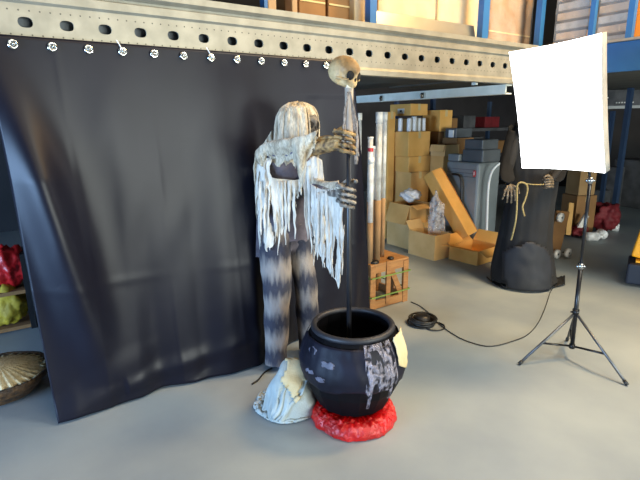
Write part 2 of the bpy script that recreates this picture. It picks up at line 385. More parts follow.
# ================================================================== SKULL AND HANDS
def gau(d, c, w): return math.exp(-((d - V(c).normalized()).length/w)**2)
def skull_parts(parent, c, s, R, mats=('bone', 'socket', 'teeth'), jaw=False):
    """skull faces +X in its own frame; s = half length."""
    def fn(d):
        k = 1.0
        k -= .16*gau(d, (-.3, 0, -1), .75)                         # flat base
        k -= .10*gau(d, (.55, .85, -.1), .35) + .10*gau(d, (.55, -.85, -.1), .35)    # temples
        k += .06*gau(d, (.92, .3, .22), .2) + .06*gau(d, (.92, -.3, .22), .2)        # brow
        k += .10*gau(d, (.75, .62, -.32), .17) + .10*gau(d, (.75, -.62, -.32), .17)  # cheekbones
        k += .22*gau(d, (.86, 0, -.62), .3)                                          # upper jaw
        k -= .30*gau(d, (.90, .42, -.06), .27) + .30*gau(d, (.90, -.42, -.06), .27)  # sockets
        k -= .22*gau(d, (1, 0, -.34), .12)                                           # nose
        k -= .20*gau(d, (.45, .75, -.72), .28) + .20*gau(d, (.45, -.75, -.72), .28)  # hollow under cheek
        k += .05*gau(d, (.1, .95, -.45), .15) + .05*gau(d, (.1, -.95, -.45), .15)
        k += .02*nz(d.x*4, d.y*4, d.z*4)
        return k
    bm = nb(); ball(bm, c, s, (1.0, .78, .86), fn, 5, 0, R); sk = obj('skull', bm, mats[0], parent, True)
    def at(d, k): d = V(d).normalized(); return V(c) + R @ V((d.x, d.y*.78, d.z*.86))*s*k
    for sy in (1, -1):
        bm = nb(); ball(bm, at((.90, .42*sy, -.06), .80), s*.30, (.52, 1, .92), None, 3, 0, R); obj('eye_socket', bm, mats[1], sk, True)
        bm = nb(); tube(bm, spline([at((.80, .60*sy, -.30), 1.04), at((.5, .86*sy, -.36), 1.03), at((.12, 1.0*sy, -.36), 1.0)], 5), s*.06, 8); obj('cheek_arch', bm, mats[0], sk, True)
    bm = nb(); ball(bm, at((1, 0, -.34), .90), s*.15, (.6, .75, 1.25), None, 2, 0, R); obj('nose_hollow', bm, mats[1], sk, True)
    bm = nb()
    for i in range(8):
        a = (i-3.5)*.17; p = at((.80*math.cos(a), .62*math.sin(a), -.80), 1.04)
        box(bm, p, (s*.07, s*.075, s*.16), R @ Matrix.Rotation(a, 3, 'Z'), 0, s*.015)
    obj('teeth', bm, mats[2], sk, False, 'pale upper teeth')
    if jaw:
        bm = nb(); pts = [at((.1, .72, -.62), 1.05), at((.25, .6, -1.0), 1.15), at((.75, .3, -1.25), 1.2), at((.9, 0, -1.28), 1.22), at((.75, -.3, -1.25), 1.2), at((.25, -.6, -1.0), 1.15), at((.1, -.72, -.62), 1.05)]
        tube(bm, spline(pts, 5), s*.1, 8); obj('jaw', bm, mats[0], sk, True)
    return sk
def finger_path(bm, pts, r, mi):
    """a bony finger: swollen knuckles, tapering to the tip"""
    rs = []; P = spline(pts, 5)
    for i in range(len(P)):
        ph = (i % 5)/5; u = i/(len(P)-1); rs.append(r*(1-.35*u)*(1.18 if ph == 0 else .84 + .2*abs(ph-.5)))
    tube(bm, P, rs, 8, mi)
    ball(bm, P[-1], rs[-1]*1.05, sub=1, mi=mi)
def grip(bm, c, axis, to_arm, toward, r, mi, s=1.0):
    """a hand closed round a bar at c: palm on the arm side, four fingers curling over, the thumb the other way"""
    axis = axis.normalized(); A = (to_arm - axis*to_arm.dot(axis)).normalized(); T = toward - axis*toward.dot(axis); T = (T - A*T.dot(A)).normalized()
    for i, (off, ln) in enumerate(((.030, .93), (.010, 1.0), (-.010, .95), (-.029, .8))):
        o = c + axis*off*s; R0 = (r + .011)*1.05; P = [o + A*.052*s + T*.006]
        for th in (30, 75, 125, 175, 225):
            th *= ln; a = math.radians(th); P.append(o + (A*math.cos(a)+T*math.sin(a))*(R0+.010*s*(1 if th < 100 else .35)) - axis*(.004*i+.022*s*th/225))
        finger_path(bm, P, .0095*s, mi)
    o = c + axis*.036*s
    P = [c + A*.055*s + axis*.02*s - T*.006] + [o + (A*math.cos(math.radians(a)) - T*math.sin(math.radians(a)))*(R0+.012) + axis*.012 for a in (40, 90, 140)]
    finger_path(bm, P, .0105*s, mi)

# ================================================================== GHOUL FIGURE
SB, ST = Dp(349, 321, 2.50), Dp(348.5, 88, 2.60)          # staff foot (in the pot) and head
sdir = (ST-SB).normalized()
def staff_at(z): return SB + sdir*((z-SB.z)/sdir.z)
def ghoul():
    base = Zp(290, 356); base.z = 0
    t = thing('ghoul_figure', 'life-size ghoul prop in torn white gauze holding a skull staff over the cauldron', 'halloween prop', base)
    hu = staff_at(Dp(350, 139, 2.58).z); hl = staff_at(Dp(350, 193, 2.56).z)
    J = {}
    def j(n, px, py, d, r): J[n] = (len(J), Dp(px, py, d), r)
    j('pelvis', 287, 236, 3.08, (.13, .10)); j('waist', 287, 205, 3.07, (.12, .095)); j('chest', 287, 170, 3.05, (.15, .11)); j('neck', 294, 146, 3.03, .055); j('head0', 299, 135, 3.0, .06); j('head', 300, 121, 3.0, (.085, .095))
    j('hipn', 276, 243, 3.02, .085); j('kneen', 277, 300, 2.99, .07); j('anklen', 276, 350, 3.02, .06); j('footn', 279, 364, 3.03, .038); j('toen', 294, 366, 2.96, .032)
    j('hipf', 298, 240, 3.13, .085); j('kneef', 306, 288, 3.12, .07); j('anklef', 309, 336, 3.20, .06); j('footf', 311, 348, 3.22, .038); j('toef', 325, 349, 3.14, .032)
    j('shn', 270, 150, 2.93, .07); j('eln', 294, 151, 2.74, .05); j('wrn', 326, 146, 2.63, .040); j('hnn', 342, 141.5, 2.585, .040)
    j('shf', 305, 152, 3.10, .07); j('elf', 312, 186, 2.90, .04); j('wrf', 331, 193, 2.67, .026); j('hnf', 342, 193, 2.59, .028)
    E = [('pelvis', 'waist'), ('waist', 'chest'), ('chest', 'neck'), ('neck', 'head0'), ('head0', 'head'), ('pelvis', 'hipn'), ('hipn', 'kneen'), ('kneen', 'anklen'), ('anklen', 'footn'), ('footn', 'toen'),
         ('pelvis', 'hipf'), ('hipf', 'kneef'), ('kneef', 'anklef'), ('anklef', 'footf'), ('footf', 'toef'), ('chest', 'shn'), ('shn', 'eln'), ('eln', 'wrn'), ('wrn', 'hnn'), ('chest', 'shf'), ('shf', 'elf'), ('elf', 'wrf'), ('wrf', 'hnf')]
    vs = [None]*len(J)
    for n, (i, p, r) in J.items(): vs[i] = (p, r)
    lowest = min(J['toen'][1].z, J['toef'][1].z)
    P = {n: v[1] for n, v in J.items()}
    body = skin_mesh(vs, [(J[a][0], J[b][0]) for a, b in E], 0, 2)
    # bony look of the bare forearm and of the hands
    for f in body.faces:
        c = f.calc_center_median()
        dn = (c-P['hnn']).length; df = (c-P['hnf']).length
        if (c-P['eln']).dot((P['hnn']-P['eln']).normalized()) > .0 and dn < .22: f.material_index = 1
        elif df < .17: f.material_index = 2
        elif (c-P['head']).length < .16: f.material_index = 3
    bm = nb()
    for v in body.verts:
        if (v.co-P['hnn']).length < .24: v.co += v.normal*.007*nz(v.co.x*30, v.co.y*30, v.co.z*30)
    mp = {v: bm.verts.new(v.co) for v in body.verts}
    for f in body.faces:
        g = bm.faces.new([mp[v] for v in f.verts]); g.material_index = f.material_index
    body.free()
    # knotted tendons along the rotten forearm
    for a in range(5):
        d = (P['hnn']-P['eln']).normalized(); u, w = frame_of(d); o = (u*math.cos(a*1.26)+w*math.sin(a*1.26))*.036
        tube(bm, spline([P['eln'].lerp(P['hnn'], k)+o*(1-.25*k)+V((0, 0, .012*math.sin(k*9+a*2))) for k in (.3, .45, .6, .75, .9, 1.0)], 4), .011, 6, 1)
    grip(bm, hu, sdir, P['hnn']-hu, -FW, .015, 1, 1.42)
    grip(bm, hl, sdir, P['hnf']-hl, -FW, .015, 2, 1.4)
    obj('body', bm, ['shirt', 'rottenarm', 'greybone', 'face'], t, True)
    # face: dark hollows within the hood
    fdir = (RT*.78 - FW*.62).normalized(); Rf = Matrix((fdir, UPV.cross(fdir), UPV)).transposed()
    skull_parts(t, Dp(304.5, 124, 2.985), .095, Rf, ('face', 'socket', 'teeth'), True)
    # trousers, wide at the hem, banded
    def leg(path, lab):
        bm = nb(); Q = spline([p for p, r in path], 8); R_ = []
        for i in range(len(Q)):
            u = i/(len(Q)-1)*(len(path)-1); a = min(int(u), len(path)-2); R_.append(path[a][1]+(path[a+1][1]-path[a][1])*(u-a))
        n = 28
        def fn(uu, vv):
            i = vv*(len(Q)-1); a = min(int(i), len(Q)-2); c = Q[a].lerp(Q[a+1], i-a); r = R_[a]+(R_[a+1]-R_[a])*(i-a); th = uu*2*PI
            r *= 1 + .10*nz(math.cos(th)*1.7, math.sin(th)*1.7, c.z*7+len(path)) + .05*nz(math.cos(th)*4, math.sin(th)*4, c.z*16)
            return c + (RT*math.cos(th) + FW*math.sin(th))*r
        grid(bm, n, 40, fn, wrap=True); return bm
    bm = leg([(P['pelvis']+V((0, 0, .10))-RT*.03, .115), (P['hipn'], .105), (P['kneen'].lerp(P['hipn'], .5), .10), (P['kneen'], .088), (P['kneen'].lerp(P['anklen'], .5), .082), (P['anklen'], .076), (P['anklen']-V((0, 0, .085)), .08)], 0)
    o = obj('trouser_leg', bm, 'trouser', t, True)
    bm = leg([(P['pelvis']+V((0, 0, .10))+RT*.03, .115), (P['hipf'], .095), (P['kneef'].lerp(P['hipf'], .5), .082), (P['kneef'], .078), (P['kneef'].lerp(P['anklef'], .5), .08), (P['anklef'], .08), (P['anklef']-V((0, 0, .09)), .075)], 0)
    o = obj('trouser_leg', bm, 'trouser', t, True)
    # torso cloth: a loose dark vest under the gauze
    bm = nb(); C = [(P['pelvis'], .16, .12), (P['waist'], .155, .12), (P['chest']+V((0, 0, -.02)), .175, .13), (P['chest']+V((0, 0, .07)), .16, .115), (P['neck'], .07, .07)]
    def vest(u, v):
        i = v*(len(C)-1); a = min(int(i), len(C)-2); k = i-a; c = C[a][0].lerp(C[a+1][0], k); rx = C[a][1]+(C[a+1][1]-C[a][1])*k; ry = C[a][2]+(C[a+1][2]-C[a][2])*k; th = u*2*PI
        q = 1+.07*nz(math.cos(th)*3, math.sin(th)*3, c.z*5)
        return c + RT*math.cos(th)*rx*q + FW*math.sin(th)*ry*q + (V((0, 0, -.07*abs(nz(th*2.2, 5)))) if v == 0 else V((0, 0, 0)))
    grid(bm, 40, 20, vest, wrap=True); obj('vest', bm, 'shirt', t, True)
    # hood: gauze fallen over the head with an opening for the face
    hc = Dp(298.5, 122, 3.0); fa = math.radians(-22)
    hp = [(0, .118), (.05, .112), (.095, .085), (.120, .04), (.130, -.02), (.133, -.09), (.134, -.15), (.134, -.20), (.134, -.24)]
    def hood(u, v):
        th = u*2*PI; i = v*(len(hp)-1); a = min(int(i), len(hp)-2); k = i-a; r = hp[a][0]+(hp[a+1][0]-hp[a][0])*k; z = hp[a][1]+(hp[a+1][1]-hp[a][1])*k
        st = 1+(.08*nz(math.cos(th)*3.5, math.sin(th)*3.5, 1)+.07*nz(math.cos(th)*9, math.sin(th)*9, z*2))*min(1, v*2.5)
        z += .012*nz(math.cos(th)*2+r*9, math.sin(th)*2, 5)*(1-v)
        if v > .93: z -= .07*nz(th*5, 8)
        back = max(0, -math.cos(th-fa))
        return hc + (RT*math.cos(th)*1.04 + FW*math.sin(th)*1.0)*r*.93*st*(1+.05*back*v) + V((0, 0, z)) - RT*.02*v
    bm = nb(); grid(bm, 84, 30, hood, skip=lambda u, v: .40 < v and abs(((u*2*PI-fa+PI) % (2*PI))-PI) < .50+.10*nz(v*9, 2)+.1*(v-.4)*2, wrap=True)
    thicken(obj('gauze_hood', bm, 'gauze', t, True), .003)
    # shawl over the near shoulder and upper arm, hem torn
    A = [Dp(255, 176, 3.0), Dp(258, 159, 2.93), Dp(270, 151, 2.84), Dp(292, 148, 2.70), Dp(307, 145, 2.64), Dp(317, 141, 2.62)]
    S = spline(A, 10); up = V((0, 0, 1))
    def shawl(u, v):
        i = u*(len(S)-1); a = min(int(i), len(S)-2); c = S[a].lerp(S[a+1], i-a)
        bulge = math.sin(PI*min(1, v*1.3))*.05; drop = .05+.055+.025*nz(u*26, 7)+.06*math.exp(-((u-.27)/.05)**2)+.04*math.exp(-((u-.48)/.03)**2)+.15*math.exp(-((u-.70)/.06)**2)-.04*max(0, u-.8)/.2+.20*max(0, 1-u*6)
        w = max(0, v-.25)/.75
        p = c + up*(.055*math.sin(PI*min(.5, v*2))) * (1 if v < .25 else 1) + FW*(.10*(1-min(1, v*4))) - FW*bulge - up*drop*w*1.15
        return p + FW*.012*nz(u*10, v*4) + RT*.012*nz(u*14, v*7, 4)
    bm = nb(); grid(bm, 70, 24, shawl, skip=lambda u, v: v > .75 and nz(u*16, v*2.2, 6) > .22)
    thicken(obj('gauze_shawl', bm, 'gauze', t, True), .003)
    # a back veil from the shoulder to the head
    def veil(u, v):
        p0 = Dp(258+14*u, 152-22*u, 3.05); p1 = Dp(256+20*u, 175, 3.12-.04*u); return p0.lerp(p1, v) + FW*.02*nz(u*5, v*5)
    bm = nb(); grid(bm, 14, 12, veil); thicken(obj('gauze_veil', bm, 'gauze', t, True), .003)
    # torn strips
    def strip(px, py, d, py2, w, mi=0, lean=0.0):
        top = Dp(px, py, d); bot = Dp(px+lean, py2, d); L = (top-bot).length; n = max(8, int(L/.02)); s = random.random()*50; rot = random.uniform(-.5, .5)
        a = (RT*math.cos(rot)+FW*math.sin(rot)); b = a.cross(UPV)
        def fn(u, v):
            wd = w*(1+.55*nz(v*6, s)+.30*nz(v*17, s+(9 if u > .5 else 0)))*(1-.75*max(0, v-.6)/.4)
            c = top.lerp(bot, v) + a*.012*nz(v*4, s+3) + b*.014*nz(v*5, s+7)
            return c + a*(u-.5)*wd + b*.18*wd*math.cos((u-.5)*PI)*(1 if int(s) % 2 else -1)
        bm = nb(); grid(bm, 3, n, fn); thicken(obj('gauze_strip', bm, 'fringe', t, True), .0025)
    def panel(path, low, slit, seed, n=64, lean=0, thr=.16):
        """a torn gauze panel hung from a path: slits widen towards a ragged lower edge"""
        S_ = spline([Dp(*p) for p in path], 10); px_ = [p[0] for p in path]
        def fn(u, v):
            i = u*(len(S_)-1); a = min(int(i), len(S_)-2); c = S_[a].lerp(S_[a+1], i-a)
            dist = (c-EYE).dot(FW); zl = Dp(320, low(u)+9*nz(u*13, seed)+6*nz(u*31, seed), dist).z; zz = c.z+(zl-c.z)*v
            w = .014*nz(u*slit, v*1.5, seed)+.010*nz(u*slit*2.3, v*3, seed+5)
            return V((c.x, c.y, zz)) - FW*(.012+w*(.4+v)) + RT*(.016*nz(u*6, v*3, seed+8)*v + lean*v + .004*nz(u*30, v*14))
        bm = nb(); grid(bm, n, 70, fn, skip=lambda u, v: nz(u*slit, v*1.3, seed+20) > thr+.35*(1-v)**1.6-.10*v or (v > .55 and nz(u*slit*2.1, v*2.2, seed+31) > .30-.18*(v-.55)))
        thicken(obj('gauze_panel', bm, 'fringe', t, True), .003)
    panel([(256, 160, 3.0), (259, 168, 2.93), (272, 177, 2.88), (285, 179, 2.885), (297, 180, 2.90)], lambda u: 238+14*math.sin(u*5+.3)-26*max(0, u-.72)/.28, 9, 1.0, lean=0)
    panel([(255, 158, 2.98), (259, 164, 2.92), (266, 168, 2.87)], lambda u: 205+10*u, 4, 7.0, 26, -.01)
    panel([(285, 179, 2.89), (292, 180, 2.88), (301, 179, 2.89)], lambda u: 204-10*u, 5, 12.0, 28)
    panel([(303, 165, 2.89), (309, 160, 2.87), (314, 156, 2.86), (322, 160, 2.86)], lambda u: 252-30*abs(u-.45), 7, 3.0, 44, .035)
    panel([(311, 184, 2.80), (322, 189, 2.72), (334, 188, 2.64), (344, 184, 2.58)], lambda u: 244+38*min(1, u*1.35)-26*max(0, u-.82)/.18, 8, 5.0, 60, .0, .14)
    panel([(313, 186, 2.84), (322, 191, 2.77), (332, 190, 2.70)], lambda u: 262+6*u, 6, 9.0, 36)
    for i in range(9): strip(261+i*4.1, 181, 2.865, random.uniform(225, 256), random.uniform(.012, .028), lean=random.uniform(-2, 2))
    for i in (0, 1, 8): strip(266+i*4.2+random.uniform(-1, 1), 160-i*.6, 2.80-.012*i, random.uniform(176, 200), random.uniform(.012, .024), lean=random.uniform(-1, 2))
    for i in range(5): strip(304+i*3.4, 166, 2.85, random.uniform(215, 256), random.uniform(.012, .028), lean=4)
    for i in range(6): strip(318+i*4.6, 192-i*.8, 2.72-.026*i, 250+i*5+random.uniform(-8, 8), random.uniform(.012, .026), lean=1)
    for i in range(64):       # limp strands over the hood
        th = 2*PI*i/46+random.uniform(-.05, .05); du = abs(((th-fa+PI) % (2*PI))-PI); v0, v1 = random.uniform(.05, .3), random.uniform(.75, .98) if du > .5 else random.uniform(.38, .7)
        if du < .40: continue
        wd = random.uniform(.022, .048) if du > .62 else random.uniform(.006, .011)
        if du < .62: v0, v1 = .12, random.uniform(.62, .98)
        sd_ = random.random()*40
        def hs(u, v):
            vv = v0+(v1-v0)*v; w_ = wd*(1+.6*nz(v*5, sd_))/(.05+.12*min(1, vv*2.5)); p = hood((th+(u-.5)*w_+.10*nz(v*3, sd_))/(2*PI), min(.92, vv)); 
            o_ = p-hc; o_.z = 0; return p + o_.normalized()*(.006+.006*nz(v*3, sd_, 3)+.003*math.sin(PI*u)) - UPV*max(0, vv-.92)*.25
        bm = nb(); grid(bm, 3, 14, hs); thicken(obj('hood_strand', bm, 'gauze', t, True), .0025)
    SL = [Dp(303, 178, 2.96), Dp(316, 187, 2.86), Dp(328, 190, 2.73), Dp(339, 188, 2.62)]
    SS = spline(SL, 8)
    def slv(u, v):
        i = u*(len(SS)-1); a = min(int(i), len(SS)-2); c = SS[a].lerp(SS[a+1], i-a); th = v*2*PI
        r = .062-.022*u; return c + V((0, 0, 1))*math.cos(th)*r*(1 if math.cos(th) > 0 else 1.9+.6*nz(u*8, 3)) - FW*math.sin(th)*r + RT*.008*nz(u*9, v*5)
    bm = nb(); grid(bm, 22, 18, slv); thicken(obj('gauze_sleeve', bm, 'gauze', t, True), .003)
    # a dark rag hanging behind the hip
    bm = nb(); grid(bm, 6, 16, lambda u, v: Dp(257+7*u+2*v*(u-.6), 195+v*(62-14*abs(nz(u*6, 2))), 3.08)+FW*.02*nz(u*4, v*4)); thicken(obj('hip_rag', bm, 'shirt', t, True), .003)
ghoul()
# staff and skull
SF = staff_at(.15)
t = thing('skull_staff', 'black staff topped by an aged skull, standing in the cauldron', 'staff', SF)
bm = nb(); tube(bm, [SF, SB+sdir*.6, ST+sdir*.04], [.0135, .0135, .012], 12); obj('pole', bm, 'staff', t, True)
bm = nb(); tube(bm, spline([staff_at(z)+V((.002, -.002, 0)) for z in (ST.z+.03, ST.z-.14, ST.z-.30)], 4), [.024, .023, .022, .022, .021, .021, .020, .019, .017], 12); 
obj('bone_collar', bm, 'collar', t, True)
for k, (dx, ln) in enumerate(((-5, 58), (7, 72), (9, 64))):
    a = Dp(348.5+dx*.2, 92, 2.595); b = Dp(348.5+dx, 92+ln, 2.585-.004*k); s = k*3.1; bm = nb()
    grid(bm, 3, 22, lambda u, v: a.lerp(b, v)+RT*(dx*.0012*math.sin(v*PI)+.006*nz(v*5, s)+(u-.5)*(.010+.010*nz(v*9, s+u*4)+.008*v))+FW*.006*nz(v*6, s+4)-FW*.02)
    thicken(obj('gauze_shred', bm, 'shred', t, True), .002)
sd = (RT*.75 - FW*.66 + V((0, 0, -.03))).normalized(); sl = V((0, 0, 1)).cross(sd).normalized(); sup = sd.cross(sl)
Rk = Matrix((sd, sl, sup)).transposed() @ Matrix.Rotation(math.radians(14), 3, 'Y')
skull_parts(t, Dp(344, 72, 2.60), .092, Rk)

# ================================================================== CAULDRON
CC = Dp(352.5, 372, 2.50); CX, CY = CC.x, CC.y; ZB = .085
prof = [(.165, ZB), (.205, ZB+.012), (.262, ZB+.13), (.298, ZB+.25), (.297, ZB+.285), (.278, ZB+.36), (.248, ZB+.43), (.226, ZB+.458)]
def prad(z):
    for (a, b), (c, d) in zip(prof, prof[1:]):
        if b <= z <= d: return a+(c-a)*(z-b)/(d-b)
    return prof[-1][0]
t = thing('cauldron', 'big black faceted cauldron standing on the red base, staff inside', 'cauldron', (CX, CY, ZB))
bm = nb(); lathe(bm, prof, (CX, CY, 0), 15); bm2 = [(.205, ZB+.452), (.213, ZB+.40), (.24, ZB+.30), (.25, ZB+.2), (.2, ZB+.06), (.02, ZB+.05)]
lathe(bm, bm2, (CX, CY, 0), 15)
bm.faces.new([v for v in bm.verts if abs(v.co.z-ZB) < 1e-6 and abs(math.hypot(v.co.x-CX, v.co.y-CY)-.165) < 1e-4])
obj('pot', bm, 'caul', t)
bm = nb(); torus(bm, (CX, CY, ZB+.462), .219, .0175, V((0, 0, 1)), 40, 12); obj('rim', bm, 'rim', t, True)
ca = math.atan2(-FW.y, -FW.x)       # bearing of the camera seen from the pot
def skinon(a0, a1, z0, z1, off, name, m_, n, parent, jag=.05, seed=0, sk=None):
    def fn(u, v):
        a = ca + math.radians(a0+(a1-a0)*u); zl = z0 + jag*nz(u*5+seed, 3)+jag*.5*nz(u*13, seed); z = z1+(zl-z1)*v
        r = prad(z)+off+.006*nz(a*6, z*14, seed); return V((CX+r*math.cos(a), CY+r*math.sin(a), z))
    bm = nb(); grid(bm, n, 18, fn, skip=sk); return thicken(obj(name, bm, m_, parent, True), .002)
dr = thing('cauldron_wrap', 'torn navy film wrapped round the upper half of the cauldron', 'wrap', (CX, CY, ZB+.2))
skinon(-110, 112, ZB+.19, ZB+.432, .006, 'film_wrap', 'drape', 90, dr, .05, 1)
sg = thing('gauze_scrap', 'pale torn gauze scrap hanging down the right front of the cauldron', 'gauze', (CX, CY, ZB+.2))
skinon(9, 46, ZB+.21, ZB+.45, .012, 'torn_web', 'slime', 60, sg, .12, 5, lambda u, v: nz(u*5, v*2.4, 2) > .34-.28*v or nz(u*13, v*7, 9) > .4)
for a, z0 in ((39, ZB+.13), (14, ZB+.09), (33, ZB+.20)):
    skinon(a-1.8, a+1.8, z0, ZB+.42, .014, 'drip', 'slime', 4, sg, .01, a)
for a0, a1, z0, z1 in ((-62, -46, ZB+.36, ZB+.405), (-40, -20, ZB+.325, ZB+.365), (-60, -44, ZB+.265, ZB+.295), (-44, -32, ZB+.24, ZB+.275)):  # patches in a paler grey than the wrap
    skinon(a0, a1, z0, z1, .009, 'grey_patch', 'paler', 16, dr, .01, a0, lambda u, v: ((u-.5)/.5)**2+((v-.5)/.5)**2 > .75+.9*nz(u*4, v*3, a0))
# cream cloth hanging over the right of the rim
cr = thing('cream_cloth', 'small cream cloth hung over the right side of the cauldron rim', 'cloth', (CX, CY, ZB+.3))
def crm(u, v):
    a = ca + math.radians(50+34*u); z = ZB+.46 - .20*v*(1-.55*abs(u-.45)) ; r = prad(min(z, ZB+.44))+.012+.012*(1-v)+.006*nz(u*6, v*4)
    return V((CX+r*math.cos(a), CY+r*math.sin(a), z))
bm = nb(); grid(bm, 16, 16, crm); thicken(obj('cloth_flap', bm, 'creamcloth', cr, True), .004)
# red crumpled base
RC = Zp(355, 421); RX, RY = (CX+RC.x)/2, (CY+RC.y)/2
def rfn(a, r, z):
    k = 1+.05*nz(math.cos(a)*2, math.sin(a)*2, 1)+.03*nz(math.cos(a)*6, math.sin(a)*6, z*30)
    return r*k*(1+.02*nz(math.cos(a)*12, math.sin(a)*12, z*50)), max(.002, z+(.010*nz(math.cos(a)*7, math.sin(a)*7, r*30)+.010*nz(math.cos(a)*15, math.sin(a)*15, r*50))*(1 if z > .01 else 0))
bm = nb(); rp = [(.225, 0), (.238, .006), (.242, .03), (.236, .058), (.222, .078), (.20, .088), (.17, .084), (.02, .078)]
rp2 = []
for (a, b), (c, d) in zip(rp, rp[1:]): rp2 += [(a+(c-a)*k/4, b+(d-b)*k/4) for k in range(4)]
lathe(bm, rp2+[rp[-1]], (RX, RY, 0), 160, fn=rfn, close=True)
tag(obj('red_foil_mound', bm, 'redfoil', smooth=False), 'glossy red crumpled foil mound under the black cauldron', 'foil mound')
# grey cloth heap and the cream cloth folded in it
def drape(n, size, centre, mound, squeeze, steps=260, seed=3, turn=.4):
    """let a square of cloth fall over a hidden mound and settle on the floor (position based dynamics)"""
    rg = np.random.RandomState(seed); h = size/(n-1)
    I, Jx = np.meshgrid(np.arange(n), np.arange(n), indexing='ij'); a = (I-(n-1)/2)*h; b = (Jx-(n-1)/2)*h
    ct, st_ = math.cos(turn), math.sin(turn)
    P = np.stack([centre[0]+a*ct-b*st_, centre[1]+a*st_+b*ct, np.full_like(a, mound[4]+.06)], -1).reshape(-1, 3); P += rg.normal(0, .002, P.shape)
    idx = np.arange(n*n).reshape(n, n); cons = []
    def add(A, B, L, k):
        for par in (0, 1): cons.append((A[par::2].ravel(), B[par::2].ravel(), L, k)) if A.shape[0] > 1 else None
    add(idx[:-1], idx[1:], h, 1); add(idx[:, :-1].T, idx[:, 1:].T, h, 1)
    for par in (0, 1):
        cons.append((idx[:-1, :-1][par::2].ravel(), idx[1:, 1:][par::2].ravel(), h*2**.5, .4)); cons.append((idx[1:, :-1][par::2].ravel(), idx[:-1, 1:][par::2].ravel(), h*2**.5, .4))
    for k in range(4):
        A = idx[:-2][k::4]; B = idx[2:][k::4]; cons.append((A.ravel(), B.ravel(), 2*h, .12)); A = idx[:, :-2][:, k::4]; B = idx[:, 2:][:, k::4]; cons.append((A.ravel(), B.ravel(), 2*h, .12))
    Vv = np.zeros_like(P); dt = .012; mx, my, mr, mr2, mh = mound
    for s_ in range(steps):
        Vv[:, 2] -= 9.8*dt; Vv *= .975; Q = P + Vv*dt
        for it in range(7):
            for A, B, L, k in cons:
                d = Q[B]-Q[A]; l = np.sqrt((d*d).sum(1))+1e-9; c = (.5*k*(l-L)/l)[:, None]*d; Q[A] += c; Q[B] -= c
            # mound: half an ellipsoid
            e = np.stack([(Q[:, 0]-mx)/mr, (Q[:, 1]-my)/mr2, Q[:, 2]/mh], -1); r = np.sqrt((e*e).sum(1))+1e-9; ins = r < 1; kx = np.where(ins, 1/r, 1)
            Q[:, 0] = mx+(Q[:, 0]-mx)*kx; Q[:, 1] = my+(Q[:, 1]-my)*kx; Q[:, 2] = Q[:, 2]*kx
            fl = Q[:, 2] < .006; Q[fl, 2] = .006; Q[fl, :2] = P[fl, :2]+(Q[fl, :2]-P[fl, :2])*.35
            fr = ins; Q[fr] = P[fr]+(Q[fr]-P[fr])*.8
        if s_ > 60 and squeeze:
            cx, cy, R0 = squeeze; dx, dy = Q[:, 0]-cx, Q[:, 1]-cy; r = np.sqrt(dx*dx+dy*dy)+1e-9; Rn = R0; out = r > Rn
            k = np.where(out, 1-.05*(r-Rn)/r, 1); Q[:, 0] = cx+dx*k; Q[:, 1] = cy+dy*k
        Vv = (Q-P)/dt; P = Q
    return P, idx
HM = Dp(293, 380, 2.52); HF = Zp(281, 402)
CL, CI = drape(96, 1.08, (HF.x*.6+HM.x*.4, HF.y*.6+HM.y*.4), (HM.x, HM.y, .15, .13, .335), (HF.x*.75+HM.x*.25, HF.y*.75+HM.y*.25, .175), turn=.75)
def cloth_mesh(P, idx):
    bm = nb(); vs = {}
    for i in idx.ravel():
        p = V(P[i]); k = min(1, p.z/.05); q = V((nz(p.x*11, p.y*11, p.z*7), nz(p.y*11+9, p.x*11, p.z*7), nz(p.z*9+5, p.x*13, p.y*13)))
        r = .5-abs(nz(p.x*9+3, p.y*9, p.z*4)); vs[i] = bm.verts.new(p + q*.030*k - FW*.03*max(0, r-.3)*5*k*.5)
    for i in range(idx.shape[0]-1):
        for j in range(idx.shape[1]-1): bm.faces.new([vs[idx[i, j]], vs[idx[i+1, j]], vs[idx[i+1, j+1]], vs[idx[i, j+1]]])
    for _ in range(2): bmesh.ops.smooth_vert(bm, verts=bm.verts, factor=.4, use_axis_x=True, use_axis_y=True, use_axis_z=True)
    return bm
tag(thicken(obj('cloth_heap', cloth_mesh(CL, CI), 'greycloth', smooth=True), .006), 'pale grey cloth heaped on the floor left of the cauldron', 'cloth')
# the cream cloth lies on the side of the heap that faces the cauldron
bm = cloth_mesh(CL, CI); bm.normal_update(); bm.verts.ensure_lookup_table()
_a, _b = Dp(300, 345, 2.55), Dp(291, 396, 2.33)
def _seg(p):
    k = max(0, min(1, (p-_a).dot(_b-_a)/(_b-_a).length_squared)); return (p-_a.lerp(_b, k)).length
near = [v for v in bm.verts if _seg(v.co) < .075+.03*nz(v.co.x*12, v.co.y*12, v.co.z*12) and v.co.z > .05]
keep = set(near); fcs = [f for f in bm.faces if not all(v in keep for v in f.verts)]
for v in near:
    n_ = v.normal if v.normal.dot(EYE-v.co) > 0 else -v.normal; v.co += n_*.011
bmesh.ops.delete(bm, geom=fcs, context='FACES'); bmesh.ops.delete(bm, geom=[v for v in bm.verts if not v.link_faces], context='VERTS')
tag(thicken(obj('folded_cloth', bm, 'creamcloth', smooth=True), .005), 'cream cloth lying over the pale grey heap beside the cauldron', 'cloth')

